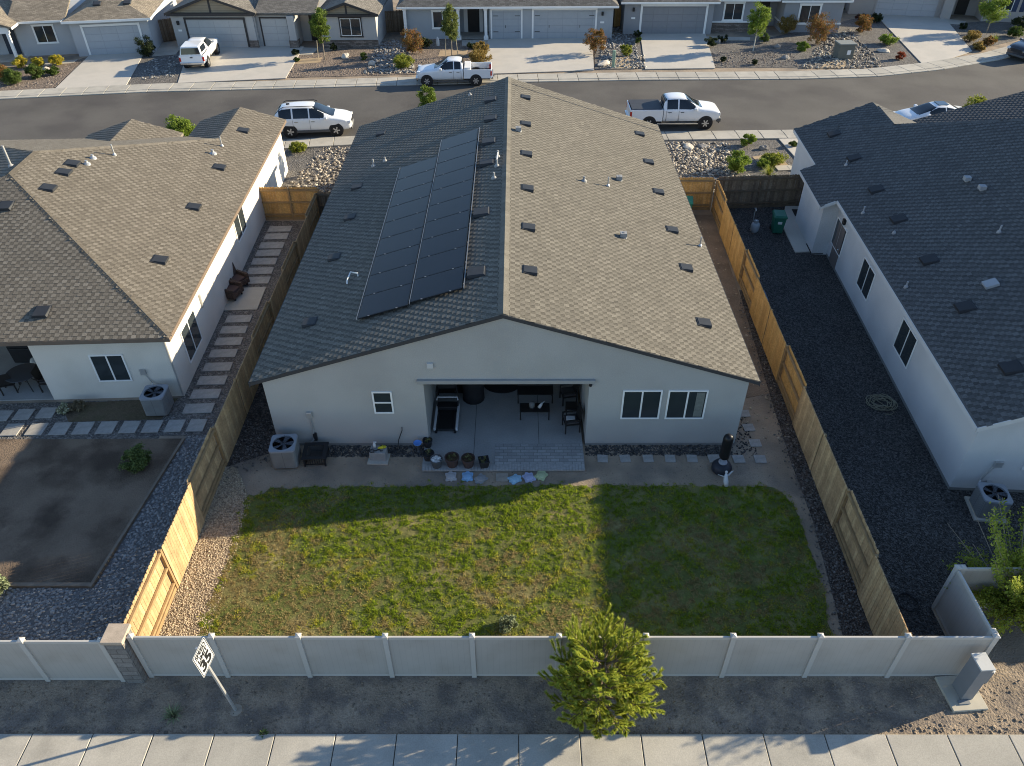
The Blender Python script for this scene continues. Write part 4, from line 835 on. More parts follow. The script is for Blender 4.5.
turtle('lavender turtle-shaped stone between turquoise and yellow-green ones', 529, 478.5, stone_mat('lavender_stone', (.38, .41, .56)), .4)
turtle('yellow-green turtle-shaped stone at the right end', 541, 476.5, stone_mat('yellow_green_stone', (.42, .48, .28)), -.5)
def paver(label, loc, w_, d_, m, rz=0, group=None, name='stepping_stone', h=.04):
    o = MB().box(-w_ / 2, -d_ / 2, 0, w_ / 2, d_ / 2, h).build(name, m, None, bevel=.008, segs=1); o.location = loc; o.rotation_euler = (random.uniform(-.01, .01), random.uniform(-.01, .01), rz); return tag(o, label, 'stepping stone', group)
m_pav = mat('tan_paver', (.30, .265, .22), .9, .15, 5, .1, 40); m_pav2 = mat('pale_paver', (.32, .305, .28), .9, .15, 5, .1, 40)
q = P0(502, 478); paver('plain tan square stone between the turtle-shaped ones', (q[0], q[1], .005), .42, .38, m_pav, 0)
for k, px in enumerate([602.5, 625, 648, 670, 692]):
    q = P0(px, 459); paver('%s square stone from the patio along the rear wall' % ORD[k], (q[0], q[1], .004), .36, .36, m_pav2, random.uniform(-.06, .06), 'square stones along the rear wall')
for lab, px, py in [('square stone partly behind the punching bag', 714, 459), ('square stone just right of the punching bag', 738.5, 459.5), ('square stone furthest right, near the dark side gravel', 760, 459.5), ('square stone at the house corner, lower of three going back', 755, 443.5), ('square stone beside the house\'s right wall, middle of three', 748.5, 428), ('square stone furthest back beside the house\'s right wall', 744, 414)]:
    q = P0(px, py); paver(lab, (q[0], q[1], .004), .4, .38, m_pav2, random.uniform(-.06, .06), 'square stones round the right rear corner')
# freestanding punching bag
q = P0(721, 470); t = thing('punching_bag', 'black freestanding punching bag on the dirt behind the lawn', 'punching bag', q, 0)
MB().lathe([(.3, 0), (.34, .05), (.34, .2), (.28, .3), (.17, .36), (.1, .38)], 28).build('base', mat('base_plastic', (.028, .03, .04), .45, .1, 4), t, True)
MB().lathe([(.15, .37), (.15, .41), (.11, .43), (.07, .43), (.07, .6)], 20).build('collar', mat('collar_grey', (.3, .31, .34), .5, .05), t, True)
MB().lathe([(.001, .58), (.1, .58), (.16, .62), (.17, .7), (.17, 1.45), (.15, 1.56), (.09, 1.63), (.001, 1.65)], 24).build('bag', mat('black_vinyl', (.012, .012, .013), .35, .1, 5), t, True)
# white winged ornament
q = P0(724, 484); t = thing('garden_ornament', 'small white winged garden ornament beside the punching bag', 'ornament', q, .3)
mw = mat('white_resin', (.62, .62, .6), .5, .06, 5)
mb = MB(); mb.tube([(0, -.14, .04), (-.01, -.08, .2), (.0, .0, .34), (.03, .05, .46)], [.07, .085, .07, .03], 10); mb.lathe([(.001, -.05), (.045, -.03), (.05, .01), (.001, .06)], 10, (.04, .07, .5)); mb.build('body', mw, t, True)
for s_ in (-1, 1):
    mb = MB(); mb.slab([(0, 0, .36), (s_ * .1, -.03, .42), (s_ * .3, .05, .5), (s_ * .24, .1, .44), (s_ * .08, .06, .34)][::s_], .018); mb.build('wing', mw, t)
# patio things
m_metal_d = mat('dark_outdoor_metal', (.03, .028, .027), .5, .1, 4, metal=.3); m_cush = mat('dark_cushion', (.06, .055, .055), .9, .2, 5)
q = P0(446, 424, .1); t = thing('treadmill', 'black treadmill with pale side rails at the patio\'s left wall', 'treadmill', (-2.55, 20.75, .1), R(0))
MB().box(-.32, -.5, .08, .32, .85, .16).build('deck', m_black, t, bevel=.02); MB().box(-.26, -.48, .161, .26, .8, .168).build('belt', mat('belt_rubber', (.012, .012, .012), .8), t)
for s_ in (-1, 1):
    MB().box(s_ * .40 - .04, -.52, .1, s_ * .40 + .04, .85, .24).build('side_rail', mat('pale_rail_plastic', (.55, .56, .57), .5, .05), t, bevel=.015)
    MB().tube([(s_ * .38, .7, .2), (s_ * .38, .85, .75), (s_ * .34, .8, 1.1), (s_ * .34, .5, 1.1)], .03, 8).build('upright', m_black, t)
MB().box(-.36, .72, 1.05, .36, .92, 1.3).build('console', m_black, t, bevel=.02); MB().tube([(-.4, .72, .5), (-.36, .78, .6), (.36, .78, .6), (.4, .72, .5)], .03, 8).build('cross_bar', MATS['pale_rail_plastic'], t); MB().box(-.36, .55, .06, .36, .9, .3).build('motor_cover', m_black, t, bevel=.03)
MB().box(-.38, -.56, .02, -.3, -.46, .12).build('foot', m_black, t); MB().box(.3, -.56, .02, .38, -.46, .12).build('foot', m_black, t)
t = thing('patio_shelf', 'dark cluttered shelf against the patio\'s left back corner', 'shelf', (-2.5, 22.6, .1), 0)
for z in (.1, .55, 1.0, 1.45): MB().box(-.5, -.25, z, .5, .25, z + .03).build('shelf_board', m_black, t)
for x in (-.48, .48):
    for y in (-.23, .23): MB().box(x - .02, y - .02, 0, x + .02, y + .02, 1.5).build('post', m_metal_d, t)
def crate(label, loc, sz, m, cat='box'):
    mb = MB(); a, b, h = sz; mb.box(-a, -b, 0, a, b, .02); mb.box(-a, -b, .021, -a + .02, b, h); mb.box(a - .02, -b, .021, a, b, h); mb.box(-a + .021, -b, .021, a - .021, -b + .02, h); mb.box(-a + .021, b - .02, .021, a - .021, b, h)
    o = mb.build('storage_box', m, None, bevel=.006); o.location = loc; return tag(o, label, cat)
crate('blue plastic box on the dark cluttered patio shelf', (-2.2, 22.4, 1.23 - .1 + .45), (.16, .14, .2), mat('blue_plastic', (.05, .2, .5), .5))
crate('brown box at the left of the patio shelf', (-2.75, 22.45, 1.58), (.18, .15, .16), mat('brown_card', (.2, .13, .07), .9))
t = thing('covered_grill', 'grill under a black cover beside the patio shelf', 'grill', (-1.62, 22.2, .1), 0)
mb = MB(); mb.lathe([(.42, 0), (.4, .3), (.43, .75), (.46, .9), (.36, 1.1), (.2, 1.16), (.001, 1.18)], 14); o = mb.build('cover', mat('black_cover_fabric', (.018, .018, .02), .8, .2, 4), t, True)
for k in range(3): mb = MB(); mb.tube([(.3 * math.cos(k * 2.1), .3 * math.sin(k * 2.1), .0), (.35 * math.cos(k * 2.1), .35 * math.sin(k * 2.1), .3)], .03, 6); mb.build('leg', m_metal_d, t)
t = thing('doormat', 'dark half-round doormat in front of the patio\'s glass door', 'doormat', (-.55, 23.0, .105), 0); mb = MB(); mb.prism([(math.cos(R(k * 10)) * -.7, -abs(math.sin(R(k * 10))) * .55) for k in range(19)], 0, .015); mb.build('mat', mat('mat_fibre', (.03, .028, .026), .95, .3, 20), t); mb = MB(); mb.tube([(math.cos(R(k * 10)) * -.7, -abs(math.sin(R(k * 10))) * .55, .012) for k in range(19)], .012, 5); mb.build('border', m_black, t)
def bench(label, loc, w_, d_, h, back=True, name='patio_bench'):
    t = thing(name, label, 'bench' if back else 'table', loc, 0)
    mb = MB(); n = 8
    for i in range(n): mb.box(-w_ / 2, -d_ / 2 + i * d_ / n + .005, h - .03, w_ / 2, -d_ / 2 + (i + 1) * d_ / n - .005, h)
    mb.build('seat' if back else 'tabletop', m_metal_d, t)
    for x in (-w_ / 2 + .03, w_ / 2 - .03):
        for y in (-d_ / 2 + .03, d_ / 2 - .03): MB().box(x - .022, y - .022, 0, x + .022, y + .022, h - .031).build('leg', m_metal_d, t)
    if back:
        mb = MB(); mb.box(-w_ / 2, d_ / 2 - .02, h + .01, w_ / 2, d_ / 2 + .02, h + .07)
        for k in range(3): mb.box(-w_ / 2, d_ / 2 - .01, h + .12 + k * .12, w_ / 2, d_ / 2 + .015, h + .2 + k * .12)
        mb.build('backrest', m_metal_d, t)
    return t
bench('dark slatted bench against the patio\'s back wall', (.72, 22.1, .1), 1.35, .5, .45)
bench('low dark slatted coffee table on the patio', (.68, 21.15, .1), 1.1, .5, .42, False, 'coffee_table')
t = thing('lantern', 'grey round lantern on the dark coffee table', 'lantern', (.58, 21.17, .525), 0); MB().lathe([(.1, 0), (.12, .1), (.1, .2), (.04, .24), (.001, .25)], 14).build('shade', mat('lantern_grey', (.16, .165, .16), .6, .1, 6), t, True); MB().lathe([(.12, -.002), (.13, .01), (.12, .03)], 14).build('base', m_black, t)
t = thing('figurine', 'small white figurine on the dark coffee table', 'figurine', (.9, 21.15, .525), 0); MB().tube([(-.05, 0, .0), (0, 0, .1), (.06, .02, .2)], [.07, .06, .03], 8).build('body', mw, t, True); MB().tube([(-.02, 0, .1), (.1, .1, .16), (.16, .12, .2)], [.03, .025, .01], 6).build('wing', mw, t, True)
def chair(label, loc, rz, m=m_metal_d, cush=m_cush, name='patio_chair'):
    t = thing(name, label, 'chair', loc, rz)
    MB().box(-.27, -.27, .38, .27, .27, .42).build('seat', m, t); MB().box(-.25, -.25, .421, .25, .25, .5).build('cushion', cush, t, bevel=.03)
    mb = MB(); mb.obox((0, .3, .72), (.54, .035, .56), Matrix.Rotation(R(-10), 3, 'X')); mb.build('backrest', m, t, bevel=.01)
    for x in (-.25, .25):
        for y in (-.25, .27): MB().box(x - .02, y - .02, 0, x + .02, y + .02, .38 if y > 0 else .6).build('leg', m, t)
        MB().box(x - .03, -.28, .6, x + .03, .3, .63).build('armrest', m, t, bevel=.008)
    return t
chair('dark metal armchair nearest the patio\'s front on its right side', (1.98, 20.45, .1), R(-80))
chair('dark armchair at the back of the patio\'s right side', (1.96, 22.0, .1), R(-80))
t = thing('side_table', 'small dark side table between the two patio armchairs', 'table', (2.05, 21.25, .1), 0); MB().box(-.22, -.22, .4, .22, .22, .43).build('tabletop', m_metal_d, t)
for x in (-.2, .2):
    for y in (-.2, .2): MB().box(x - .015, y - .015, 0, x + .015, y + .015, .4).build('leg', m_metal_d, t)
o = MB().box(-.16, -.11, 0, .16, .11, .09).build('folded_towel', mat('white_towel', (.5, .5, .5), .95, .1, 9), None, bevel=.03); o.location = (1.96, 20.4, .602); tag(o, 'folded pale towel on the front dark armchair\'s cushion', 'towel')
def wheelie_bin(label, loc, rz, m):
    t = thing('wheelie_bin', label, 'bin', loc, rz)
    mb = MB(); a, b, h = .3, .36, .98
    mb.add([(-a * .78, -b * .75, .06), (a * .78, -b * .75, .06), (a * .78, b * .75, .06), (-a * .78, b * .75, .06), (-a, -b, h), (a, -b, h), (a, b, h), (-a, b, h)], [(3, 2, 1, 0), (4, 5, 6, 7), (0, 1, 5, 4), (1, 2, 6, 5), (2, 3, 7, 6), (3, 0, 4, 7)]); mb.box(-a - .03, -b - .03, h - .06, a + .03, b + .03, h - .005); mb.build('body', m, t, bevel=.02)
    l = MB(); l.add([(-a - .03, -b - .05, h), (a + .03, -b - .05, h), (a + .03, b + .03, h), (-a - .03, b + .03, h), (-a + .02, -b + .03, h + .08), (a - .02, -b + .03, h + .08), (a - .02, b - .02, h + .11), (-a + .02, b - .02, h + .11)], [(3, 2, 1, 0), (4, 5, 6, 7), (0, 1, 5, 4), (1, 2, 6, 5), (2, 3, 7, 6), (3, 0, 4, 7)]); l.build('lid', m, t, bevel=.015)
    MB().tube([(-a, b + .1, h - .02), (a, b + .1, h - .02)], .018, 8).build('handle', m, t)
    for s_ in (-1, 1): w_ = MB(); w_.lathe([(.03, -.025), (.12, -.025), (.13, 0), (.12, .025), (.03, .025)], 16, (s_ * .27, b * .8, .13), Matrix.Rotation(R(90), 3, 'Y')); w_.build('wheel', m_rubber, t)
    MB().box(-.1, -b - .012, .62, .1, -b + .05, .74).build('sticker', mat('sticker_white', (.6, .6, .58), .6), t)
    return t
m_bin = mat('green_bin_plastic', (.018, .115, .075), .5, .08, 4); m_bin2 = mat('teal_bin_plastic', (.03, .2, .14), .5, .08, 4)
q = P0(776, 232); wheelie_bin('dark green wheelie bin on the black gravel by the right house', q, R(-5), m_bin)
q = at(702, 213, .95); wheelie_bin('teal green wheelie bin behind the grey house\'s right eave', (9.05, 37.3, 0.01), R(-10), m_bin2)
# ------------------------------------------------------------------ right garden
def rloc(px, py): q = P0(px, py); return q
q = rloc(978, 512); ac_unit('grey-blue air conditioner on the black gravel by the right house', (q[0] + .25, q[1] + .05, 0.01), ANG_R - R(5), .84, .85)
q = rloc(754, 232); t = thing('propane_tank', 'grey propane tank on the black gravel near the weathered fence', 'gas tank', q, 0)
mt_ = mat('tank_grey', (.32, .34, .36), .45, .05)
MB().lathe([(.15, 0), (.15, .03), (.2, .08), (.22, .2), (.22, .42), (.18, .5), (.08, .54), (.001, .545)], 20).build('tank', mt_, t, True); MB().lathe([(.1, .54), (.12, .66), (.115, .66), (.095, .545)], 16).build('collar', mt_, t); MB().lathe([(.03, .54), (.03, .62), (.05, .63), (.05, .66), (.001, .66)], 10).build('valve', m_steel, t)
q = rloc(752, 226); t = thing('standpipe', 'thin pale water standpipe behind the grey propane tank', 'pipe', q, 0); MB().tube([(0, 0, 0), (0, 0, 1.0)], .022, 8).build('pipe', m_steel, t); MB().tube([(0, 0, .97), (.02, -.08, .98), (.02, -.12, .92)], .022, 8).build('spout', m_steel, t); MB().box(-.05, -.01, 1.0, .05, .01, 1.03).build('handle', m_steel, t)
mb = MB(); mb.box(-.4, -.03, 0, .4, .03, .75); o = mb.build('leaning_board', mat('slate_blue_board', (.1, .13, .19), .6, .15, 4), None, bevel=.01); q = rloc(763, 262); o.location = (10.72, 28.0, .02); o.rotation_euler = (R(0), R(-0), R(88)); o.rotation_euler = Matrix.Rotation(R(88), 3, 'Z').to_euler(); tag(o, 'blue-grey board standing on the black gravel against golden fence', 'board')
o.matrix_world = Matrix.Translation((10.8, 28.4, .02)) @ Matrix.Rotation(R(88), 4, 'Z') @ Matrix.Rotation(R(14), 4, 'X')
for lab, px, py, a in [('dark doormat on the concrete path at the side door', 816, 250, .5), ('dark mat on the path beside the right house\'s bump-out', 800.5, 214, .4)]:
    q = P0(px, py); o = MB().box(-.3, -a, 0, .3, a, .015).build('doormat', MATS['mat_fibre'], None); o.location = (q[0] - .1, q[1], .072); o.rotation_euler = (0, 0, ANG_R); tag(o, lab, 'doormat')
q = P0(881, 404); mb = MB(); pts = []
for k in range(150):
    a = k * .31; r = .34 + .13 * math.sin(k * .19) + .05 * math.sin(k * .7); pts.append((r * math.cos(a) * 1.15, r * math.sin(a), .02 + .012 * (k % 7) + .0003 * k))
pts += [(.3, -.5, .02), (.15, -.62, .02), (-.1, -.6, .02)]
mb.tube(pts, .014, 6); o = mb.build('garden_hose', mat('faded_hose', (.24, .22, .15), .6, .2, 5), None, True); o.location = q; tag(o, 'coiled pale garden hose lying on the black gravel', 'hose')
mb = MB(); mb.tube([(math.cos(k * .4) * (.3 + .05 * math.sin(k)), math.sin(k * .4) * .3, .03 + .002 * k) for k in range(40)], .012, 5); o = mb.build('wire_coil', m_black, None, True); q = P0(907, 604); o.location = (q[0], q[1], .01); tag(o, 'black wire coil on black gravel at golden fence\'s near end', 'wire')
# ------------------------------------------------------------------ left garden
for k, (px, py) in enumerate([(280, 229.5), (276.5, 237), (272, 246), (268.5, 253.5), (264.5, 262), (260.5, 271.5), (257, 281)]):
    q = P0(px, py); paver('%s pale pad from the golden gate down the side path' % ORD[k], (q[0], q[1], .012), 1.2, .62, m_pav2, ANG_L, 'pads of the side path'); 
q = P0(246, 298); o = paver('large square concrete pad under the two brown wicker chairs', (q[0], q[1] - .1, .012), 1.5, 1.9, m_conc, ANG_L)
for k, (px, py) in enumerate([(239, 319.5), (234, 330.5), (229, 342), (223.5, 354), (218, 367.5), (212.5, 381), (206, 394.5), (199, 409)]):
    q = P0(px, py); paver('%s pale pad below the wicker chairs down the side path' % ORD[k], (q[0], q[1], .012), 1.1, .55, m_pav2, ANG_L, 'pads of the side path')
for k, px in enumerate([197, 175, 152.5, 130, 107, 83.5, 60.5, 37, 12.5]):
    q = P0(px, 426 + k * .55); paver('%s pale pad from the fence along the dirt yard\'s edge' % ORD[k], (q[0], q[1], .012), .62, .66, m_pav2, ANG_L * .5, 'pads along the dirt yard')
for k, (px, py) in enumerate([(47, 413.5), (24, 415), (2, 416.5)]):
    q = P0(px, py); paver('%s pale pad from the right beside the left house\'s patio' % ORD[k], (q[0], q[1], .012), .62, .6, m_pav2, ANG_L * .5, 'pads beside the left patio')
q = P0(160, 412); ac_unit('blue-grey air conditioner at the cream house\'s near corner', (q[0], q[1] + .1, .01), ANG_L, .84, .9, pad=False)
m_wick = mat('brown_wicker', (.12, .08, .062), .8, .25, 12, .3, 50, .006, 60, mode=brick_mode(.05, .03, .004, (.4,) * 3, .3))
def wicker(label, px, py, rz):
    q = P0(px, py); t = thing('wicker_chair', label, 'chair', (q[0], q[1], .055), rz)
    MB().box(-.34, -.34, .12, .34, .34, .36).build('seat_base', m_wick, t, bevel=.03); MB().box(-.27, -.3, .361, .27, .26, .46).build('cushion', mat('brown_cushion', (.08, .05, .045), .9, .2, 5), t, bevel=.04)
    mb = MB(); mb.obox((0, .37, .55), (.72, .1, .85), Matrix.Rotation(R(-14), 3, 'X')); mb.build('backrest', m_wick, t, bevel=.03)
    for s_ in (-1, 1): MB().box(s_ * .36 - .06, -.36, .12, s_ * .36 + .06, .34, .6).build('armrest', m_wick, t, bevel=.03)
    for a in (-.28, .28):
        for b in (-.28, .28): MB().box(a - .03, b - .03, 0, a + .03, b + .03, .12).build('leg', m_black, t)
wicker('brown wicker armchair further from camera on the square pad', 239, 287, R(60)); wicker('brown wicker armchair nearer on the square pad, facing the fence', 233.5, 297.5, R(75))
# covered patio of the left house
def pl_at(px, py, z=.05): q = P0(px, py, z); return q
q = pl_at(12, 390); t = chair('dark wire-back chair under the left house\'s patio roof', (q[0], q[1], .05), R(200))
t = thing('round_patio_table', 'round glass patio table with thin black legs under left roof', 'table', (P0(30, 388)[0], P0(30, 388)[1], .05), 0)
MB().lathe([(.001, .7), (.6, .7), (.62, .71), (.6, .725), (.001, .725)], 28).build('tabletop', mat('smoked_glass_top', (.06, .065, .07), .15, .1), t)
for k in range(4): a = R(45 + 90 * k); MB().tube([(.1 * math.cos(a), .1 * math.sin(a), .69), (.2 * math.cos(a), .2 * math.sin(a), .3), (.45 * math.cos(a), .45 * math.sin(a), 0)], .018, 6).build('leg', m_metal_d, t)
q = pl_at(50, 388); chair('dark chair right of the round glass patio table', (q[0] + .1, q[1], .05), R(95))
t = thing('covered_barbecue', 'black covered barbecue at the back of the left house\'s patio', 'barbecue', (P0(30, 364)[0], P0(30, 364)[1] + .3, .05), 0)
MB().add([(-.6, -.3, 0), (.6, -.3, 0), (.6, .3, 0), (-.6, .3, 0), (-.62, -.32, .8), (.62, -.32, .8), (.62, .32, .8), (-.62, .32, .8), (-.4, -.2, 1.15), (.4, -.2, 1.15), (.4, .2, 1.15), (-.4, .2, 1.15)], [(3, 2, 1, 0), (0, 1, 5, 4), (1, 2, 6, 5), (2, 3, 7, 6), (3, 0, 4, 7), (4, 5, 9, 8), (5, 6, 10, 9), (6, 7, 11, 10), (7, 4, 8, 11), (8, 9, 10, 11)]).build('cover', MATS['black_cover_fabric'], t, bevel=.03)
MB().tube([(-.5, -.36, .75), (.5, -.36, .75)], .02, 6).build('handle', m_metal_d, t)
t = thing('globe_lamp', 'pale round lamp globe on the left house\'s patio floor', 'lamp', (P0(39, 368)[0], P0(39, 368)[1], .05), 0); MB().lathe([(.12, 0), (.12, .05), (.05, .08)], 14).build('base', m_black, t); MB().lathe([(.03, .07), (.16, .13), (.22, .27), (.16, .42), (.001, .48)], 18).build('globe', mat('frosted_globe', (.5, .5, .47), .4, .05), t, True)
shrub('flowering_plant', 'small plant with cream flowers beside the pale pads', P0(65, 411), .28, .3, mat('cream_flower', None, .7, .1, 4, island=[(.6, .58, .42), (.3, .3, .18), (.12, .15, .06), (.7, .68, .5)]), n=12, leaf=.04, cat='plant')
shrub('shrub', 'bushy green shrub at the dirt yard\'s edge beside cobbles', P0(139, 466), .55, .75, mat('olive_leaf', None, .7, .1, 4, island=[(.10, .14, .035), (.14, .18, .045), (.07, .10, .03)]), n=26, leaf=.05)
shrub('shrub', 'pale green shrub at the picture\'s left edge among the cobbles', P0(-3, 592), .4, .5, mat('grey_green_leaf', None, .7, .1, 4, island=[(.20, .24, .12), (.15, .18, .09), (.26, .29, .17)]), n=20, leaf=.05)
shrub('dry_grass_clump', 'dry brown clump beside the cream flowers under the wall', P0(78, 409), .3, .3, mat('dry_leaf', None, .8, .1, 4, island=[(.2, .16, .09), (.13, .1, .06), (.16, .14, .08)]), n=14, leaf=.05, cat='plant')
# edging timber of the dirt yard
mb = MB(); mb.box(-30, -.06, 0, -12.62, .06, .1); mb.obox((-12.28, 3.1, .05), (.09, 6.4, .1), Matrix.Rotation(R(-5.4), 3, 'Z')); o = mb.build('timber_edging', m_edge, None); o.location = (0, 13.68, 0); tag(o, 'low timber edging between the dirt yard and cobble bed', 'edging')
# ------------------------------------------------------------------ verge: sign, pedestal, plants
sp = P0(236, 710.5)
t = thing('speed_limit_sign', 'white speed limit 35 sign on a steel post by the beige fence', 'road sign', (sp[0], sp[1], 0), R(-6)); t.rotation_euler = (0, R(-5.5), R(-6))
pb = MB()
for z0, z1 in ((0, .5), (.5, 2.85)): pb.box(-.028, -.03, z0 + .001, .028, .03, z1)
pb.build('post', m_steel, t, bevel=.006); MB().lathe([(.17, 0), (.16, .03), (.001, .035)], 14).build('footing', mat('dusty_footing', (.32, .27, .21), .95, .2, 6), t)
def rrect(w_, h, r, n=5): return [(math.cos(R(a0 + 90 / n * k)) * r + cx, math.sin(R(a0 + 90 / n * k)) * r + cy) for cx, cy, a0 in ((w_ / 2 - r, h / 2 - r, 0), (-w_ / 2 + r, h / 2 - r, 90), (-w_ / 2 + r, -h / 2 + r, 180), (w_ / 2 - r, -h / 2 + r, 270)) for k in range(n + 1)]
face = Matrix(((0, 0, 1, 0), (1, 0, 0, 0), (0, 1, 0, 0), (0, 0, 0, 1)))   # sign plane: local x -> +Y, y -> Z, normal -> +X
SZ = 2.46; SW, SH = .62, .78
def plate(name, poly, z0, z1, m, parent):
    mb = MB(); mb.prism(poly, z0, z1); o = mb.build(name, m, parent); o.matrix_local = Matrix.Translation((.032, 0, SZ)) @ face; return o
pnl = plate('sign_plate', rrect(SW, SH, .04), 0, .006, mat('sign_white', (.42, .43, .44), .4, .03), t)
m_blk = mat('sign_black', (.012, .012, .012), .5)
bd = MB(); o_r, i_r = rrect(SW - .03, SH - .03, .035), rrect(SW - .065, SH - .065, .025); n = len(o_r)
bd.add([(x, y, .008) for x, y in o_r] + [(x, y, .008) for x, y in i_r], [(k, (k + 1) % n, n + (k + 1) % n, n + k) for k in range(n)]); b = bd.build('border', m_blk, t); b.matrix_local = Matrix.Translation((.032, 0, SZ)) @ face
def lettering(txt, x, y, size, parent, mtx, m, width=None, bold=.012):
    c = bpy.data.curves.new('lettering', 'FONT'); c.body = txt; c.size = size; c.align_x = 'CENTER'; c.align_y = 'CENTER'; c.offset = bold * size; c.extrude = .001
    o = bpy.data.objects.new('tmp', c); COL.objects.link(o); bpy.context.view_layer.update()
    me = bpy.data.meshes.new_from_object(o.evaluated_get(bpy.context.evaluated_depsgraph_get())); bpy.data.objects.remove(o)
    s_ = 1
    if width: xs = [v.co.x for v in me.vertices]; s_ = width / (max(xs) - min(xs))
    for v in me.vertices: v.co.x *= s_
    l = bpy.data.objects.new('lettering', me); COL.objects.link(l); me.materials.clear(); me.materials.append(m); l.parent = parent
    l.matrix_local = mtx @ Matrix.Translation((x, y, 0)); return l
mt = Matrix.Translation((.0405, 0, SZ)) @ face
lettering('SPEED', 0, .255, .17, t, mt, m_blk, .48, .035); lettering('LIMIT', 0, .095, .17, t, mt, m_blk, .44, .035); lettering('35', 0, -.16, .42, t, mt, m_blk, .46, .045)
up_ = P0(957, 699); t = thing('utility_pedestal', 'pale grey utility meter pedestal on concrete beside fence corner', 'utility box', (up_[0] + .1, up_[1] + .1, 0), R(4))
MB().box(-.42, -.45, 0, .5, .5, .1).build('pad', mat('pad_concrete', (.46, .42, .34), .9, .1, 2), t, bevel=.01)
mc = mat('meter_grey', (.2, .21, .22), .5, .05, 3)
MB().box(-.1, -.18, .1, .22, .26, 1.5).build('cabinet', mc, t, bevel=.01); MB().box(-.12, -.2, 1.501, .25, .28, 1.545).build('lid', mat('pale_grey_lid', (.48, .48, .46), .6, .05), t, bevel=.006)
MB().box(.222, -.12, .75, .38, .2, 1.25).build('meter_box', mc, t, bevel=.01); m_ = MB(); m_.lathe([(.1, 0), (.1, .07), (.085, .11), (.001, .12)], 18, (.38, .04, 1.1), Matrix.Rotation(R(90), 3, 'Y')); m_.build('meter', m_white_metal, t, True)
MB().box(-.2, -.3, .1, .1, -.19, .13).build('step', mc, t)
def yucca(label, loc, r, n, m, h=.5, name='yucca'):
    t = thing(name, label, 'plant', loc, 0); mb = MB()
    for k in range(n):
        a = random.random() * 6.28; e = random.uniform(.25, 1.35); l = r * random.uniform(.7, 1.1); d = Vector((math.cos(a) * math.cos(e), math.sin(a) * math.cos(e), math.sin(e) * h / r * .9)); s_ = Vector((-math.sin(a), math.cos(a), 0)) * .014
        p1 = d * l * .55 + Vector((0, 0, .03)); p2 = d * l - Vector((0, 0, .08 * (1.4 - e))); mb.add([-s_, s_, p1 + s_ * .9, p1 - s_ * .9, p2], [(0, 1, 2, 3), (3, 2, 4)])
    mb.build('leaves', m, t); MB().lathe([(.05, 0), (.05, .06), (.02, .1)], 8).build('stem', MATS['twig_bark'], t); return t
yucca('spiky grey-green tuft on the shaded verge below the sign', P0(174, 717), .38, 60, MATS['grey_green_leaf'])
yucca('small spiky weed at the pavement edge below the fence', P0(264, 735), .2, 30, MATS['olive_leaf'], .25, 'weed')
shrub('weed', 'pale leafy weed at the lawn\'s edge behind the fence', P0(507, 628), .3, .4, MATS['grey_green_leaf'], n=14, leaf=.05, cat='weed')

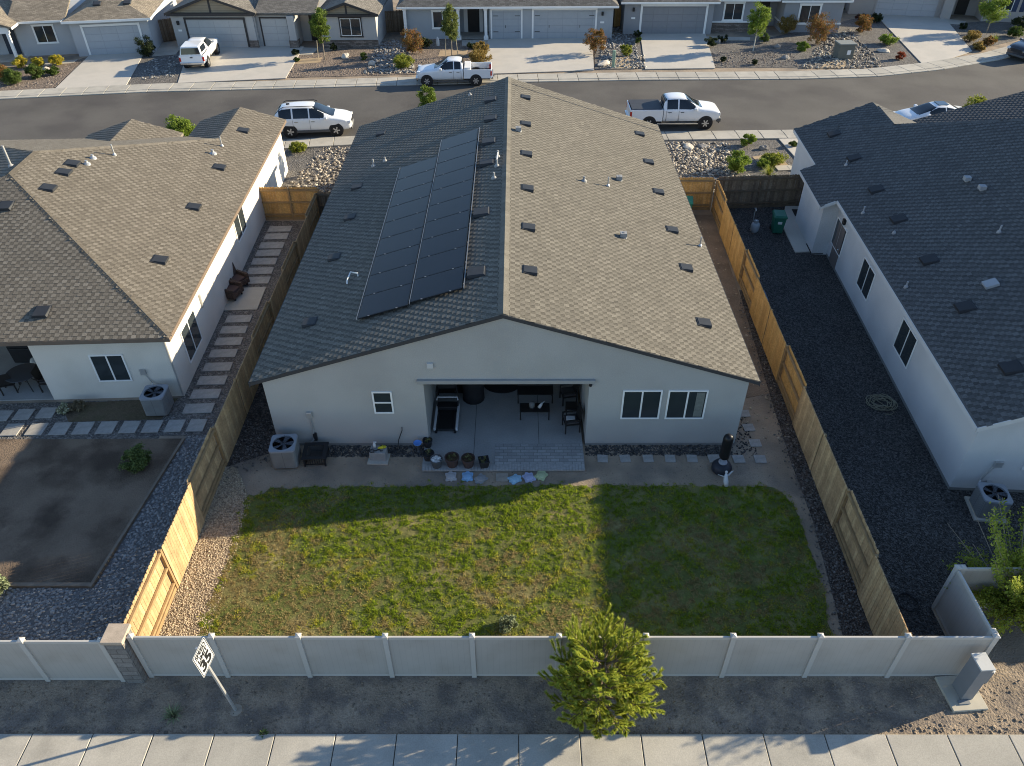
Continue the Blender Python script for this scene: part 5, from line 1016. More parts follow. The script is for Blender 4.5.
# ------------------------------------------------------------------ foreground trees
m_pine = mat('pine_needles', None, .6, .12, 2, island=[(.34, .39, .05), (.44, .47, .065), (.24, .3, .04), (.5, .51, .1), (.38, .43, .055)], spec=.2); translucent(m_pine, .35)
def pine(label, loc, h, r, seed):
    t = thing('pine_tree', label, 'tree', loc, 0); rng = np.random.default_rng(seed); rnd = random.Random(seed)
    tr = MB(); bk = mat('pine_bark', (.2, .15, .105), .95, .3, 10, .2, 40); tr.tube([(0, 0, 0), (.04, .02, h * .35), (-.03, .05, h * .65), (0, 0, h * .95)], [.09, .075, .05, .015], 8)
    tips = []
    nb = 60
    for i in range(nb):
        f = i / (nb - 1); z = h * (.1 + .82 * f); a = i * 2.399 + rnd.uniform(-.3, .3); L = r * (.62 + .5 * math.sin(math.pi * min(1, f * .72 + .16)) - .38 * max(0, f - .6)) * rnd.uniform(.75, 1.1); rise = .25 + .5 * f
        p0 = Vector((0, 0, z)); d = Vector((math.cos(a), math.sin(a), 0)); pts = [p0, p0 + d * L * .5 + Vector((0, 0, L * rise * .3)), p0 + d * L + Vector((0, 0, L * rise))]
        tr.tube(pts, [.028, .016, .006], 5)
        for k in range(7):
            s_ = .3 + .115 * k; q = pts[0].lerp(pts[1], min(1, s_ * 2)) if s_ < .5 else pts[1].lerp(pts[2], s_ * 2 - 1)
            for sd in (-1, 1):
                if k == 6 and sd == 1: continue
                aa = a + sd * rnd.uniform(.5, 1.0); l2 = L * (.42 - .3 * (s_ - .35)) * rnd.uniform(.7, 1.2); e = q + Vector((math.cos(aa) * .8, math.sin(aa) * .8, rnd.uniform(.35, 1.15))) * l2
                tr.tube([q, e], [.01, .004], 4, False)
                if rnd.random() > .06: tips.append((q.lerp(e, .25), e))
        tips.append((pts[1], pts[2]))
    for k in range(4): tips.append((Vector((0, 0, h * .8)), Vector((rnd.uniform(-.15, .15), rnd.uniform(-.15, .15), h * rnd.uniform(.95, 1.05)))))
    tr.build('trunk', bk, t)
    A = np.array([p[0][:] for p in tips]); B = np.array([p[1][:] for p in tips]); D = B - A; L = np.linalg.norm(D, axis=1, keepdims=True); D /= L
    Vs = []
    per = 200
    for j in range(per):
        s_ = rng.random((len(A), 1)) ** .7 * 1.03; C = A + (B - A) * s_; w_ = rng.normal(size=A.shape); w_ -= (w_ * D).sum(1)[:, None] * D; w_ /= np.linalg.norm(w_, axis=1)[:, None]
        d = D * .95 + w_ * .7; d /= np.linalg.norm(d, axis=1)[:, None]; l = .1 * rng.uniform(.7, 1.2, (len(A), 1)); sd = np.cross(d, w_ + D * .3); sd /= np.linalg.norm(sd, axis=1)[:, None]; sd *= .0072
        Vs.append(np.stack([C - sd, C + sd, C + d * l], 1))
    V = np.concatenate(Vs).reshape(-1, 3); npmesh('crown', V, 3, m_pine, t, np.arange(len(V)).reshape(-1, 3))
    return t
pine('bushy young pine on the verge in front of the fence', (2.08, 9.8, .02), 2.65, 1.18, 3)
m_leafy = mat('yellow_green_leaf', None, .6, .1, 3, island=[(.30, .36, .045), (.38, .42, .06), (.2, .26, .035), (.46, .47, .09)], spec=.2); translucent(m_leafy, .45)
def loose_tree(label, loc, h, r, seed, reach):
    t = thing('leafy_tree', label, 'tree', loc, 0); rnd = random.Random(seed); rng = np.random.default_rng(seed); tr = MB(); C = []
    for i in range(90):
        a = i * 2.399; e = rnd.uniform(.3, 1.35); L = h * rnd.uniform(.6, 1.08) if e > .8 else r * rnd.uniform(.7, 1.15)
        d = Vector((math.cos(a) * math.cos(e), math.sin(a) * math.cos(e), math.sin(e))); p1 = d * L * .5 + Vector((0, 0, .12)); p2 = d * L + Vector((rnd.uniform(-.2, .2), rnd.uniform(-.2, .2), .1))
        tr.tube([(0, 0, .1), p1, p2], [.03, .018, .004], 5, False)
        n = 420
        s_ = rng.beta(2.2, 1.6, n)[:, None]; q = np.where(s_ < .5, np.array(p1) * s_ * 2, np.array(p1) + (np.array(p2) - np.array(p1)) * (s_ * 2 - 1)); q = q + rng.normal(0, .12, (n, 3)) * (1.1 - .6 * s_)
        C.append(q)
    for dx, dy, dz in reach: tr.tube([(0, 0, .3), (dx * .5, dy * .5, dz * .55), (dx, dy, dz)], [.02, .012, .004], 5, False)
    tr.tube([(0, 0, 0), (0, 0, .3)], [.08, .07], 8); tr.build('trunk', mat('pale_twig', (.3, .25, .19), .9, .2, 8), t)
    C = np.concatenate(C); C = C[C[:, 2] > .6]; V, I = leaf_arrays(C, None, .042); npmesh('crown', V, 4, m_leafy, t, I)
    return t
loose_tree('loose yellow-green leafy tree right of the beige corner fence', (14.1, 12.65, .02), 3.3, 2.0, 5, [(-1.9, 1.6, 2.1), (-1.2, 2.2, 2.5), (-.6, 2.0, 2.9), (.1, 1.9, 3.0), (-1.6, .8, 2.2)])
# ------------------------------------------------------------------ the houses across the street
def garage(parent, x0, x1, h, y, m, trim, tw=.14, hinges=False, z=.02):
    """Sectional door set into the front wall (front face at y), trim around it."""
    o = MB().box(x0, y - .03, z, x1, y + .05, h).build('garage_door', m, parent)
    t = MB(); t.box(x0 - tw, y - .055, 0, x0, y + .02, h); t.box(x1, y - .055, 0, x1 + tw, y + .02, h); t.box(x0 - tw, y - .06, h, x1 + tw, y + .02, h + tw); t.build('trim', trim, o)
    if hinges:
        for xa, sg in ((x0 + .1, 1), (x1 - .1, -1)):
            for zz in (h * .26, h * .8): MB().box(xa, y - .045, zz, xa + sg * .45, y - .031, zz + .05).build('hinge', m_dark_trim, o)
        for xa in ((x0 + x1) / 2 - .12,) if x1 - x0 < 3.5 else (x0 + (x1 - x0) * .25, x0 + (x1 - x0) * .75): MB().box(xa, y - .05, h * .4, xa + .04, y - .031, h * .4 + .22).build('handle', m_dark_trim, o)
    return o
def m_door(n, c): return mat(n, c, .6, .04, 3, .02, 20, .006, mode=brick_mode(1.3, .56, .02, (.84,) * 3, .02, 0))
def wall_lamp(parent, x, y, z): MB().box(x - .09, y - .2, z, x + .09, y - .002, z + .3).build('wall_lamp', m_black, parent, bevel=.02)
def roofs(parent, faces, m, t=.16):
    out = []
    for f in faces: out.append(MB().slab(f, t).build('roof', m, parent))
    return out
def hip_front(x0, x1, y0, y1, ze, p, left=True, right=True):
    """Faces of a roof seen from the front: front slope plus side slopes."""
    w_ = x1 - x0; d = min((y1 - y0) / 2, w_ / 2 if left and right else w_); zr = ze + p * d
    xa, xb = x0 + (d if left else 0), x1 - (d if right else 0)
    f = [[(x0, y0, ze), (x1, y0, ze), (xb, y0 + d, zr), (xa, y0 + d, zr)]]
    if right: f.append([(x1, y0, ze), (x1, y1, ze), (xb, y1 - d, zr), (xb, y0 + d, zr)] if y1 - d > y0 + d + .01 else [(x1, y0, ze), (x1, y1, ze), (xb, y0 + d, zr)])
    if left: f.append([(x0, y1, ze), (x0, y0, ze), (xa, y0 + d, zr), (xa, y1 - d, zr)] if y1 - d > y0 + d + .01 else [(x0, y1, ze), (x0, y0, ze), (xa, y0 + d, zr)])
    f.append([(x1, y1, ze), (x0, y1, ze), (xa, y1 - d, zr), (xb, y1 - d, zr)])
    return f
def gable_front(x0, x1, y0, y1, ze, p):
    xm = (x0 + x1) / 2; zr = ze + p * (x1 - x0) / 2
    return [[(x0, y1, ze), (x0, y0, ze), (xm, y0, zr), (xm, y1, zr)], [(x1, y0, ze), (x1, y1, ze), (xm, y1, zr), (xm, y0, zr)]]
def far_house(label, org, rz): return thing('house', label, 'house', (org[0], org[1], 0), rz)
m_blue_st = mat('blue_grey_stucco', (.34, .36, .375), .92, .04, 1, .04, 40); m_gray_st = mat('mid_grey_stucco', (.27, .275, .285), .92, .04, 1, .04, 40); m_tan_st = mat('greige_stucco', (.42, .405, .385), .92, .04, 1, .04, 40); m_lt_st = mat('light_grey_stucco', (.40, .405, .415), .92, .04, 1, .04, 40); m_pink_st = mat('taupe_stucco', (.37, .335, .305), .92, .04, 1, .04, 40)
m_gt = mat('gable_tan_siding', (.30, .24, .165), .9, .06, 2, mode=row_mode(.2)); m_stone = mat('stone_veneer', (.20, .165, .14), .95, .15, 3, .15, 20, .02, mode=brick_mode(.35, .12, .012, (.5,) * 3, .35))
m_sh_grey = mat('street_shingle_grey', (.17, .155, .135), .95, .15, 1, .2, 20, .02, mode=brick_mode(.3, .15, .01, (.6,) * 3, .25))
WT = dict(trim=m_white)
# 1 far left (grey-blue, porch) ------------------------------------------------
a1 = P0(92, 56); a2 = P0(142, 53.5); A_ = math.atan2(a2[1] - a1[1], a2[0] - a1[0]); h1 = far_house('light grey house far left with white trim and white-post porch', a1, A_)
def L1(px, py, z=0): return loc_of(a1, A_, P0(px, py, z))
mb = MB(); mb.box(-1.0, 0, 0, 5.2, 12, 2.75); mb.box(-5.6, .9, 0, -1.01, 11.9, 2.7); mb.box(-12, 1.6, 0, -5.61, 11.8, 2.68); mb.build('wall', m_lt_st, h1)
garage(h1, .0, 4.35, 2.3, 0, m_door('pale_blue_door', (.37, .39, .41)), m_white, .16)
window(h1, -4.15, .9, 1.0, 1.55, 1.35, trim=m_white)
pp = MB(); pp.box(-9.9, -.9, 2.25, -5.35, -.7, 2.62); pp.box(-9.9, -.85, 2.62, -5.35, 1.55, 2.7); pp.build('porch_beam', m_white, h1)
for x in (-5.55, -8.0): q = MB(); q.box(x - .11, -.9, 0, x + .11, -.7, 2.24); q.box(x - .16, -.95, 0, x + .16, -.65, .3); q.build('porch_post', m_white, h1)
MB().box(-7.0, 1.55, .05, -6.0, 1.598, 2.1).build('door', mat('navy_door', (.03, .04, .06), .5), h1)
MB().box(-10, -.6, 0, -5.2, 1.55, .06).build('porch_slab', m_conc, h1)
roofs(h1, hip_front(-1.35, 5.6, -.45, 12.4, 2.85, .36), m_shingle_far); roofs(h1, [[(-5.9, .5, 2.78), (-1.36, .5, 2.78), (-1.36, 6, 4.7), (-5.9, 6, 4.7)]], m_shingle_far); roofs(h1, gable_front(-10.2, -5.0, -1.1, 7, 2.75, .36), m_shingle_far)
MB().yprism([(-9.9, 2.71), (-5.3, 2.71), (-7.6, 3.5)], -.9, -.8).build('gable', m_lt_st, h1)
fs = MB(); fs.box(-1.4, -.5, 2.68, 5.62, -.452, 2.86); fs.box(5.602, -.5, 2.68, 5.64, 12.4, 2.86); fs.box(-1.4, -.5, 2.68, -1.362, .5, 2.86); fs.box(-5.9, .45, 2.62, -1.41, .495, 2.78); fs.box(-4.998, -1.12, 2.57, -4.96, .44, 2.74); fs.build('fascia', m_white, h1)
for x in (1.2, 3.6): roof_vent(h1, (x, 1.7, 2.85 + .36 * 2.15 + .02), (0, -1), slope=.36, s=.62)
# 2 greige with dark trim -------------------------------------------------------
a1 = P0(190, 48); a2 = P0(372, 46); A_ = R(-1.0); h2 = far_house('greige house with dark trim, tan gables and stone-based pillars', a1, A_)
mb = MB(); mb.yprism([(-1.0, 0), (6.15, 0), (6.15, 2.75), (2.55, 4.0), (-1.0, 2.75)], 0, 10); mb.box(6.16, .35, 0, 9.4, 10, 2.75); mb.box(9.41, 2.2, 0, 12.1, 10, 2.75); mb.yprism([(11.6, 0), (16.4, 0), (16.4, 2.65), (14.0, 3.5), (11.6, 2.65)], .2, 9.9); mb.build('wall', m_tan_st, h2)
garage(h2, .25, 5.15, 2.3, 0, m_door('greige_door', (.42, .415, .40)), m_dark_trim, .16); garage(h2, 6.55, 8.75, 2.3, .35, MATS['greige_door'], m_dark_trim, .12)
MB().yprism([(-.7, 2.86), (5.8, 2.86), (2.55, 3.98)], -.06, -.003).build('gable', m_gt, h2); MB().box(2.47, -.09, 2.86, 2.63, -.061, 3.9).build('gable_brace', m_dark_trim, h2)
MB().yprism([(11.9, 2.72), (16.1, 2.72), (14.0, 3.44)], .14, .197).build('gable', m_gt, h2); MB().box(13.93, .11, 2.72, 14.07, .139, 3.38).build('gable_brace', m_dark_trim, h2)
window(h2, 13.35, .2, .95, 1.75, 1.4, trim=m_dark_trim, tw=.13)
MB().box(11.55, .12, 0, 16.45, .197, .62).build('stone_base', m_stone, h2)
for x in (9.2, 5.75): 
    q = MB().box(x - .3, -.12, .6, x + .3, .5, 2.6).build('pillar', m_tan_st, h2); MB().box(x - .38, -.2, 0, x + .38, .58, .65).build('stone_base', m_stone, q)
MB().box(10.2, 2.14, .05, 11.2, 2.197, 2.15).build('door', mat('dark_door', (.03, .025, .022), .5), h2)
bm_ = MB(); bm_.box(-1.2, -.32, 2.62, 6.3, -.07, 2.85); bm_.box(6.31, .0, 2.62, 11.4, .3, 2.8); bm_.box(11.41, -.1, 2.52, 16.6, .135, 2.71); bm_.build('fascia', m_dark_trim, h2)
roofs(h2, gable_front(-1.3, 6.4, -.3, 10, 2.88, .34), m_sh_grey); roofs(h2, gable_front(11.3, 16.7, -.08, 9, 2.74, .34), m_sh_grey); roofs(h2, [[(6.2, -.02, 2.82), (11.4, -.02, 2.82), (11.4, 8, 5.2), (6.2, 8, 5.2)]], m_sh_grey)
for x0, x1, y, z, rise in ((-1.35, 6.45, -.345, 2.86, 1.33), (11.25, 16.75, -.125, 2.72, .93)):
    xm = (x0 + x1) / 2; r_b = MB(); r_b.yprism([(x0, z), (xm, z + rise), (xm, z + rise - .2), (x0 - .0, z - .2)], y, y + .04); r_b.yprism([(x1, z), (xm, z + rise), (xm, z + rise - .2), (x1, z - .2)], y, y + .04); r_b.build('bargeboard', m_dark_trim, h2)
wall_lamp(h2, -.45, 0, 1.9); MB().box(-.6, -.02, 1.35, -.3, -.003, 1.5).build('number_plate', m_white, h2)
# 3 blue-grey with white columns ---------------------------------------------------
a1 = P0(489, 39.5); A_ = R(.2); h3 = far_house('blue-grey house with white columns and two hinged garage doors', a1, A_)
mb = MB(); mb.box(-1.2 + 1.25, 0, 0, 10.9, 11, 2.75); mb.box(-7.3, .15, 0, -3.0, 11, 2.74); mb.box(-2.99, 2.4, 0, .04, 11, 2.73); mb.build('wall', m_blue_st, h3)
garage(h3, .3, 2.85, 2.4, 0, m_door('slate_door', (.33, .355, .375)), m_white, .13, True); garage(h3, 3.95, 9.35, 2.4, 0, MATS['slate_door'], m_white, .15, True)
window(h3, -4.9, .15, .95, 1.7, 1.35, trim=m_white, tw=.12)
for x in (-2.65, -.25, -7.3): q = MB(); q.box(x - .12, -.25, .1, x + .12, -.02, 2.6); q.box(x - .2, -.32, 0, x + .2, .05, .35); q.box(x - .17, -.29, 2.45, x + .17, .02, 2.6); q.build('column', m_white, h3)
MB().box(-2.3, 2.34, .05, -.6, 2.397, 2.3).build('door_surround', m_white, h3); MB().box(-1.95, 2.3, .06, -.9, 2.339, 2.15).build('door', mat('black_door', (.02, .02, .022), .4), h3)
MB().box(-2.95, -.3, 0, .0, 2.35, .06).build('porch_slab', m_conc, h3)
fs = MB(); fs.box(-7.9, -.5, 2.62, .05, -.45, 2.78); fs.box(.051, -.5, 2.62, 11.3, -.45, 2.78); fs.box(-7.9, -.45, 2.61, 0.05, .14, 2.64); fs.build('fascia', m_white, h3)
roofs(h3, hip_front(-7.95, 11.3, -.44, 12, 2.8, .58), m_sh_grey); wall_lamp(h3, 9.95, 0, 1.95); MB().box(9.8, -.02, 1.3, 10.15, -.003, 1.45).build('number_plate', m_white, h3)  # hip pitch raised, mostly out of view, to throw more shade on the driveways
# 4 mid grey with brick wainscot -----------------------------------------------------
a1 = P0(637, 34.5); A_ = R(-.8); h4 = far_house('mid-grey house with white trim, brick base and single grey garage door', a1, A_)
mb = MB(); mb.box(-1.3, 0, 0, 6.6, 11, 2.75); mb.box(6.61, .9, 0, 10.6, 11, 2.74); mb.box(10.61, 3, 0, 13.4, 11, 2.73); mb.box(13.0, .6, 0, 18.2, 10.9, 2.72); mb.build('wall', m_gray_st, h4)
garage(h4, .3, 5.9, 2.35, 0, m_door('graphite_door', (.22, .225, .235)), m_white, .18)
window(h4, 7.75, .9, 1.0, 1.65, 1.4, trim=m_white, tw=.13); MB().box(6.62, .84, 0, 10.6, .897, .8).build('brick_base', m_stone, h4); MB().box(6.62, .78, .8, 10.62, .897, .92).build('sill_band', m_white, h4)
window(h4, 14.4, .6, .8, 1.75, 1.5, trim=m_white, tw=.14); MB().box(11.3, 2.94, .05, 12.3, 2.997, 2.15).build('door', MATS['dark_door'], h4)
sb = MB(); sb.box(12.95, .55, .7, 13.0, 3.0, .82); sb.box(12.95, .52, .7, 18.25, .597, .82); sb.build('sill_band', m_white, h4)
fs = MB(); fs.box(-1.7, -.5, 2.62, 6.98, -.45, 2.78); fs.box(6.99, .45, 2.62, 12.5, .5, 2.78); fs.box(12.5, .1, 2.6, 18.7, .15, 2.76); fs.box(18.702, .1, 2.6, 18.74, 11, 2.76); fs.build('fascia', m_white, h4)
roofs(h4, hip_front(-1.7, 7.0, -.44, 12, 2.8, .58), m_sh_grey); roofs(h4, gable_front(12.5, 18.7, .16, 9, 2.78, .36), m_sh_grey); roofs(h4, [[(6.9, .5, 2.8), (12.6, .5, 2.8), (12.6, 8, 5.3), (6.9, 8, 5.3)]], m_sh_grey); wall_lamp(h4, -.5, 0, 1.95); MB().box(-.65, -.02, 1.3, -.3, -.003, 1.45).build('number_plate', m_white, h4)  # hip roof made steeper above the view for added driveway shade
MB().yprism([(12.95, 2.74), (18.25, 2.74), (15.6, 3.6)], .5, .597).build('gable', mat('white_siding', (.5, .5, .5), .8), h4)
# 5 taupe at the right -----------------------------------------------------------------
a1 = P0(876, 15); a2 = P0(940, 18.5); A_ = R(-12); h5 = far_house('taupe house at the top right corner behind wide pale driveway', a1, A_)
mb = MB(); mb.box(-2.6, 0, 0, 6.4, 11, 2.75); mb.box(6.41, 1.5, 0, 9.2, 11, 2.74); mb.box(9.21, -.6, 0, 15.5, 11, 2.73); mb.build('wall', m_pink_st, h5)
garage(h5, -.2, 5.2, 2.35, 0, m_door('pale_taupe_door', (.42, .41, .41)), m_pink_st, .15)
q = MB().box(5.6, -.6, 0, 6.5, -.004, 2.6).build('pillar', m_pink_st, h5)
for x in (10.3, 12.6): 
    o = window(h5, x, -.6, 1.0, 1.2, 1.4); MB().box(-.42, -.04, -.05, -.04, .0, 1.45).build('shutter', mat('navy_shutter', (.03, .045, .09), .6), o); MB().box(1.24, -.04, -.05, 1.62, .0, 1.45).build('shutter', MATS['navy_shutter'], o)
MB().box(14.3, -.66, 0, 15.55, -.604, 2.2).build('stone_base', m_stone, h5); MB().box(7.3, 1.44, .05, 8.3, 1.497, 2.15).build('door', MATS['dark_door'], h5)
roofs(h5, hip_front(-3, 16, -.9, 12, 2.8, .58), m_sh_grey); fs = MB(); fs.box(-3, -.95, 2.62, 16, -.905, 2.8); fs.build('fascia', m_pink_st, h5)  # unseen upper roof steepened so its shade reaches further towards the street
# fences between them
wood_fence('brown board gate between the far-left house and greige house', tuple(P0(162, 42)[:2]), tuple(P0(187, 38.5)[:2]), 'B', face=1, m=m_fence_old, post_m=MATS['old_rail'])
wood_fence('grey-brown board fence between greige house and blue-grey house', tuple(P0(377, 33)[:2]), tuple(P0(411, 31)[:2]), 'BB', face=1, m=m_fence_old, post_m=MATS['old_rail'])
wood_fence('golden-brown fence between blue-grey house and mid-grey house', tuple(P0(594, 28)[:2]), tuple(P0(632, 26)[:2]), 'BB', face=1, m=m_fence, post_m=MATS['old_rail'])
wood_fence('reddish board fence between mid-grey house and taupe house', tuple(P0(829, 7)[:2]), tuple(P0(862, 5)[:2]), 'B', face=1, m=mat('red_fence_boards', None, .9, .2, 3, island=[(.2, .09, .055), (.16, .075, .05), (.24, .11, .065)]), post_m=MATS['old_rail'])
# driveways, beds and stones across the street
def bed(name, pts, m, z=.03): return sheet(name, pxpoly(pts, 0), z, m)
for i, pts in enumerate(([(91, 55), (145, 53), (126, 87), (54, 91)], [(190, 46), (262, 46), (304, 47), (286, 79), (178, 84)], [(488, 40), (592, 38), (594, 71), (482, 75)], [(640, 33), (705, 33), (715, 69), (645, 70)], [(874, 14), (943, 17), (972, 52), (925, 68)])): bed('driveway', pts, m_drive, .085 + .0001 * i)
bed('path', [(302, 48), (318, 49), (312, 55), (292, 56)], m_conc, .06); bed('path', [(462, 40), (488, 40), (487, 48), (462, 46)], m_conc, .06); bed('path', [(705, 37), (750, 38), (750, 41), (708, 40)], m_conc, .06); bed('path', [(943, 19), (966, 22), (960, 25), (945, 24)], m_conc, .06); bed('path', [(163, 43), (186, 41), (176, 55), (152, 57)], m_conc, .06); bed('path', [(26, 66), (78, 60), (74, 63), (28, 69)], m_conc, .06)
m_mulchbed = mat('brown_bed_gravel', (.185, .145, .115), .95, .15, 1, .3, 25, .03, mode=vor_mode(14, .45))
bed('planting_bed', [(-60, 74), (0, 68), (73, 62), (91, 56), (52, 90), (0, 92), (-60, 94)], m_mulchbed, .035); bed('planting_bed', [(126, 87), (145, 53), (190, 47), (178, 83)], m_gravel, .04)
bed('planting_bed', [(290, 55), (376, 45), (410, 38), (463, 40), (484, 46), (480, 73), (286, 78)], m_mulchbed, .035); bed('planting_bed', [(594, 38), (640, 33), (645, 69), (595, 70)], m_gravel, .04); bed('planting_bed', [(706, 41), (755, 41), (830, 25), (874, 14), (925, 66), (830, 68), (715, 68)], m_gravel, .03); bed('planting_bed', [(945, 25), (1060, 15), (1060, 30), (972, 51)], m_gravel, .04)
bed('sand_patch', [(296, 60), (322, 58), (320, 63), (294, 65)], MATS['tan_sand'], .05); bed('sand_patch', [(440, 51), (468, 50), (466, 56), (438, 57)], MATS['tan_sand'], .05); bed('sand_patch', [(612, 58), (632, 57), (637, 68), (611, 69)], MATS['tan_sand'], .05); bed('sand_patch', [(826, 63), (848, 61), (848, 68), (820, 69)], MATS['tan_sand'], .05)
def pxs(pts, n): return sample_poly(pxpoly(pts, 0), n)
stuff(stones('gravel', np.concatenate([pxs([(140, 80), (150, 60), (180, 56), (175, 78)], 150), pxs([(378, 40), (405, 40), (415, 73), (366, 75)], 800), pxs([(605, 28), (630, 28), (643, 68), (597, 69)], 800)]), .04, .14, m_stone_blue, .04))
stuff(stones('gravel', np.concatenate([pxs([(366, 64), (410, 62), (412, 74), (364, 75)], 240), pxs([(632, 57), (644, 56), (646, 69), (632, 69)], 140), pxs([(826, 38), (850, 30), (880, 62), (880, 69), (800, 69)], 1100)]), .04, .14, m_stone_tan, .04))
stuff(stones('gravel', np.concatenate([pxs([(290, 68), (376, 60), (470, 60), (480, 72), (288, 77)], 1500), pxs([(712, 52), (790, 52), (800, 67), (716, 67)], 900), pxs([(0, 75), (70, 68), (56, 88), (0, 90)], 500)]), .02, .07, mat('bed_stone', None, .9, .1, 5, island=[(.24, .19, .15), (.16, .13, .11), (.33, .27, .22), (.2, .17, .15)]), .035))
for lab, px, py, s, m_, sc in [('pale boulder among the yellow-flowered shrubs', 47, 72.5, .55, m_stone_pale, (1, .8, .8)), ('pale boulder right of the tree before greige house', 346, 58, .6, m_stone_pale, (1.2, .8, .7)), ('pale boulder in the rock bed left of white pickup', 372, 65.5, .5, m_stone_pale, (1, .8, .8)), ('flat pale boulder beside yellow-green shrub on the grey gravel', 883, 52, .62, m_stone_pale, (1.4, .8, .5)), ('pale flat boulder behind the green marker post', 604, 65, .7, m_stone_pale, (1.6, .8, .45)), ('grey boulder between two dark shrubs at mid-grey house', 718, 43.5, .45, m_stone_grey, (1, .8, .9)), ('dark grey boulder on gravel left of the utility box', 785, 59, .5, m_stone_grey, (1.2, .8, .6)), ('grey boulder below the young tree at mid-grey house', 777, 48, .4, m_stone_grey, (1, .9, .8)), ('white rock by blue-grey house, upright beside dark shrub', 438, 46, .42, mat('white_rock', (.62, .61, .58), .9, .1, 5), (.5, .5, 1.9)), ('grey boulder by the tan sand patch near right driveway', 763, 149.5, .38, m_stone_grey, (1.1, .8, .8)), ('flat tan slab among tan river stones', 688, 147.5, .75, m_stone_pale, (1.2, .7, .25)), ('flat blue-grey slab among tan river stones', 702, 147, .6, m_stone_grey, (.9, .8, .3))]:
    boulder(lab, P0(px, py), s * .62, m_, sc)
for k, (lab, px, py) in enumerate([('square concrete pad nearest the weathered fence by tan sand', 784, 168.5), ('square concrete pad beside the right house driveway', 797, 169)]):
    q = P0(px, py); paver(lab, (q[0], q[1], .02), 1.0, .7, m_conc, .1)
# shrubs and trees of the street
def lm(n, isl):
    if n in MATS: return MATS[n]
    return translucent(mat(n, None, .65, .1, 4, island=isl, spec=.2), .35)
LG = lm('green_leaf', [(.06, .10, .02), (.1, .15, .03), (.045, .075, .018), (.13, .17, .035)]); LD = lm('dark_leaf', [(.025, .04, .015), (.04, .055, .02), (.03, .045, .02)]); LY = lm('lime_leaf', [(.2, .24, .03), (.27, .29, .04), (.14, .18, .025), (.33, .33, .06)]); LR = lm('red_tip_leaf', [(.26, .08, .03), (.16, .12, .03), (.34, .14, .05), (.08, .09, .025), (.22, .16, .05)]); LO = lm('orange_leaf', [(.34, .2, .05), (.24, .17, .05), (.16, .14, .04), (.4, .26, .07)]); LF = lm('yellow_flower', [(.6, .45, .03), (.45, .38, .05), (.2, .22, .04), (.65, .5, .05)]); LB = lm('bright_leaf', [(.16, .24, .03), (.22, .3, .04), (.1, .16, .025), (.28, .34, .06)]); LM = lm('maroon_leaf', [(.08, .03, .025), (.05, .025, .02), (.11, .05, .03)])
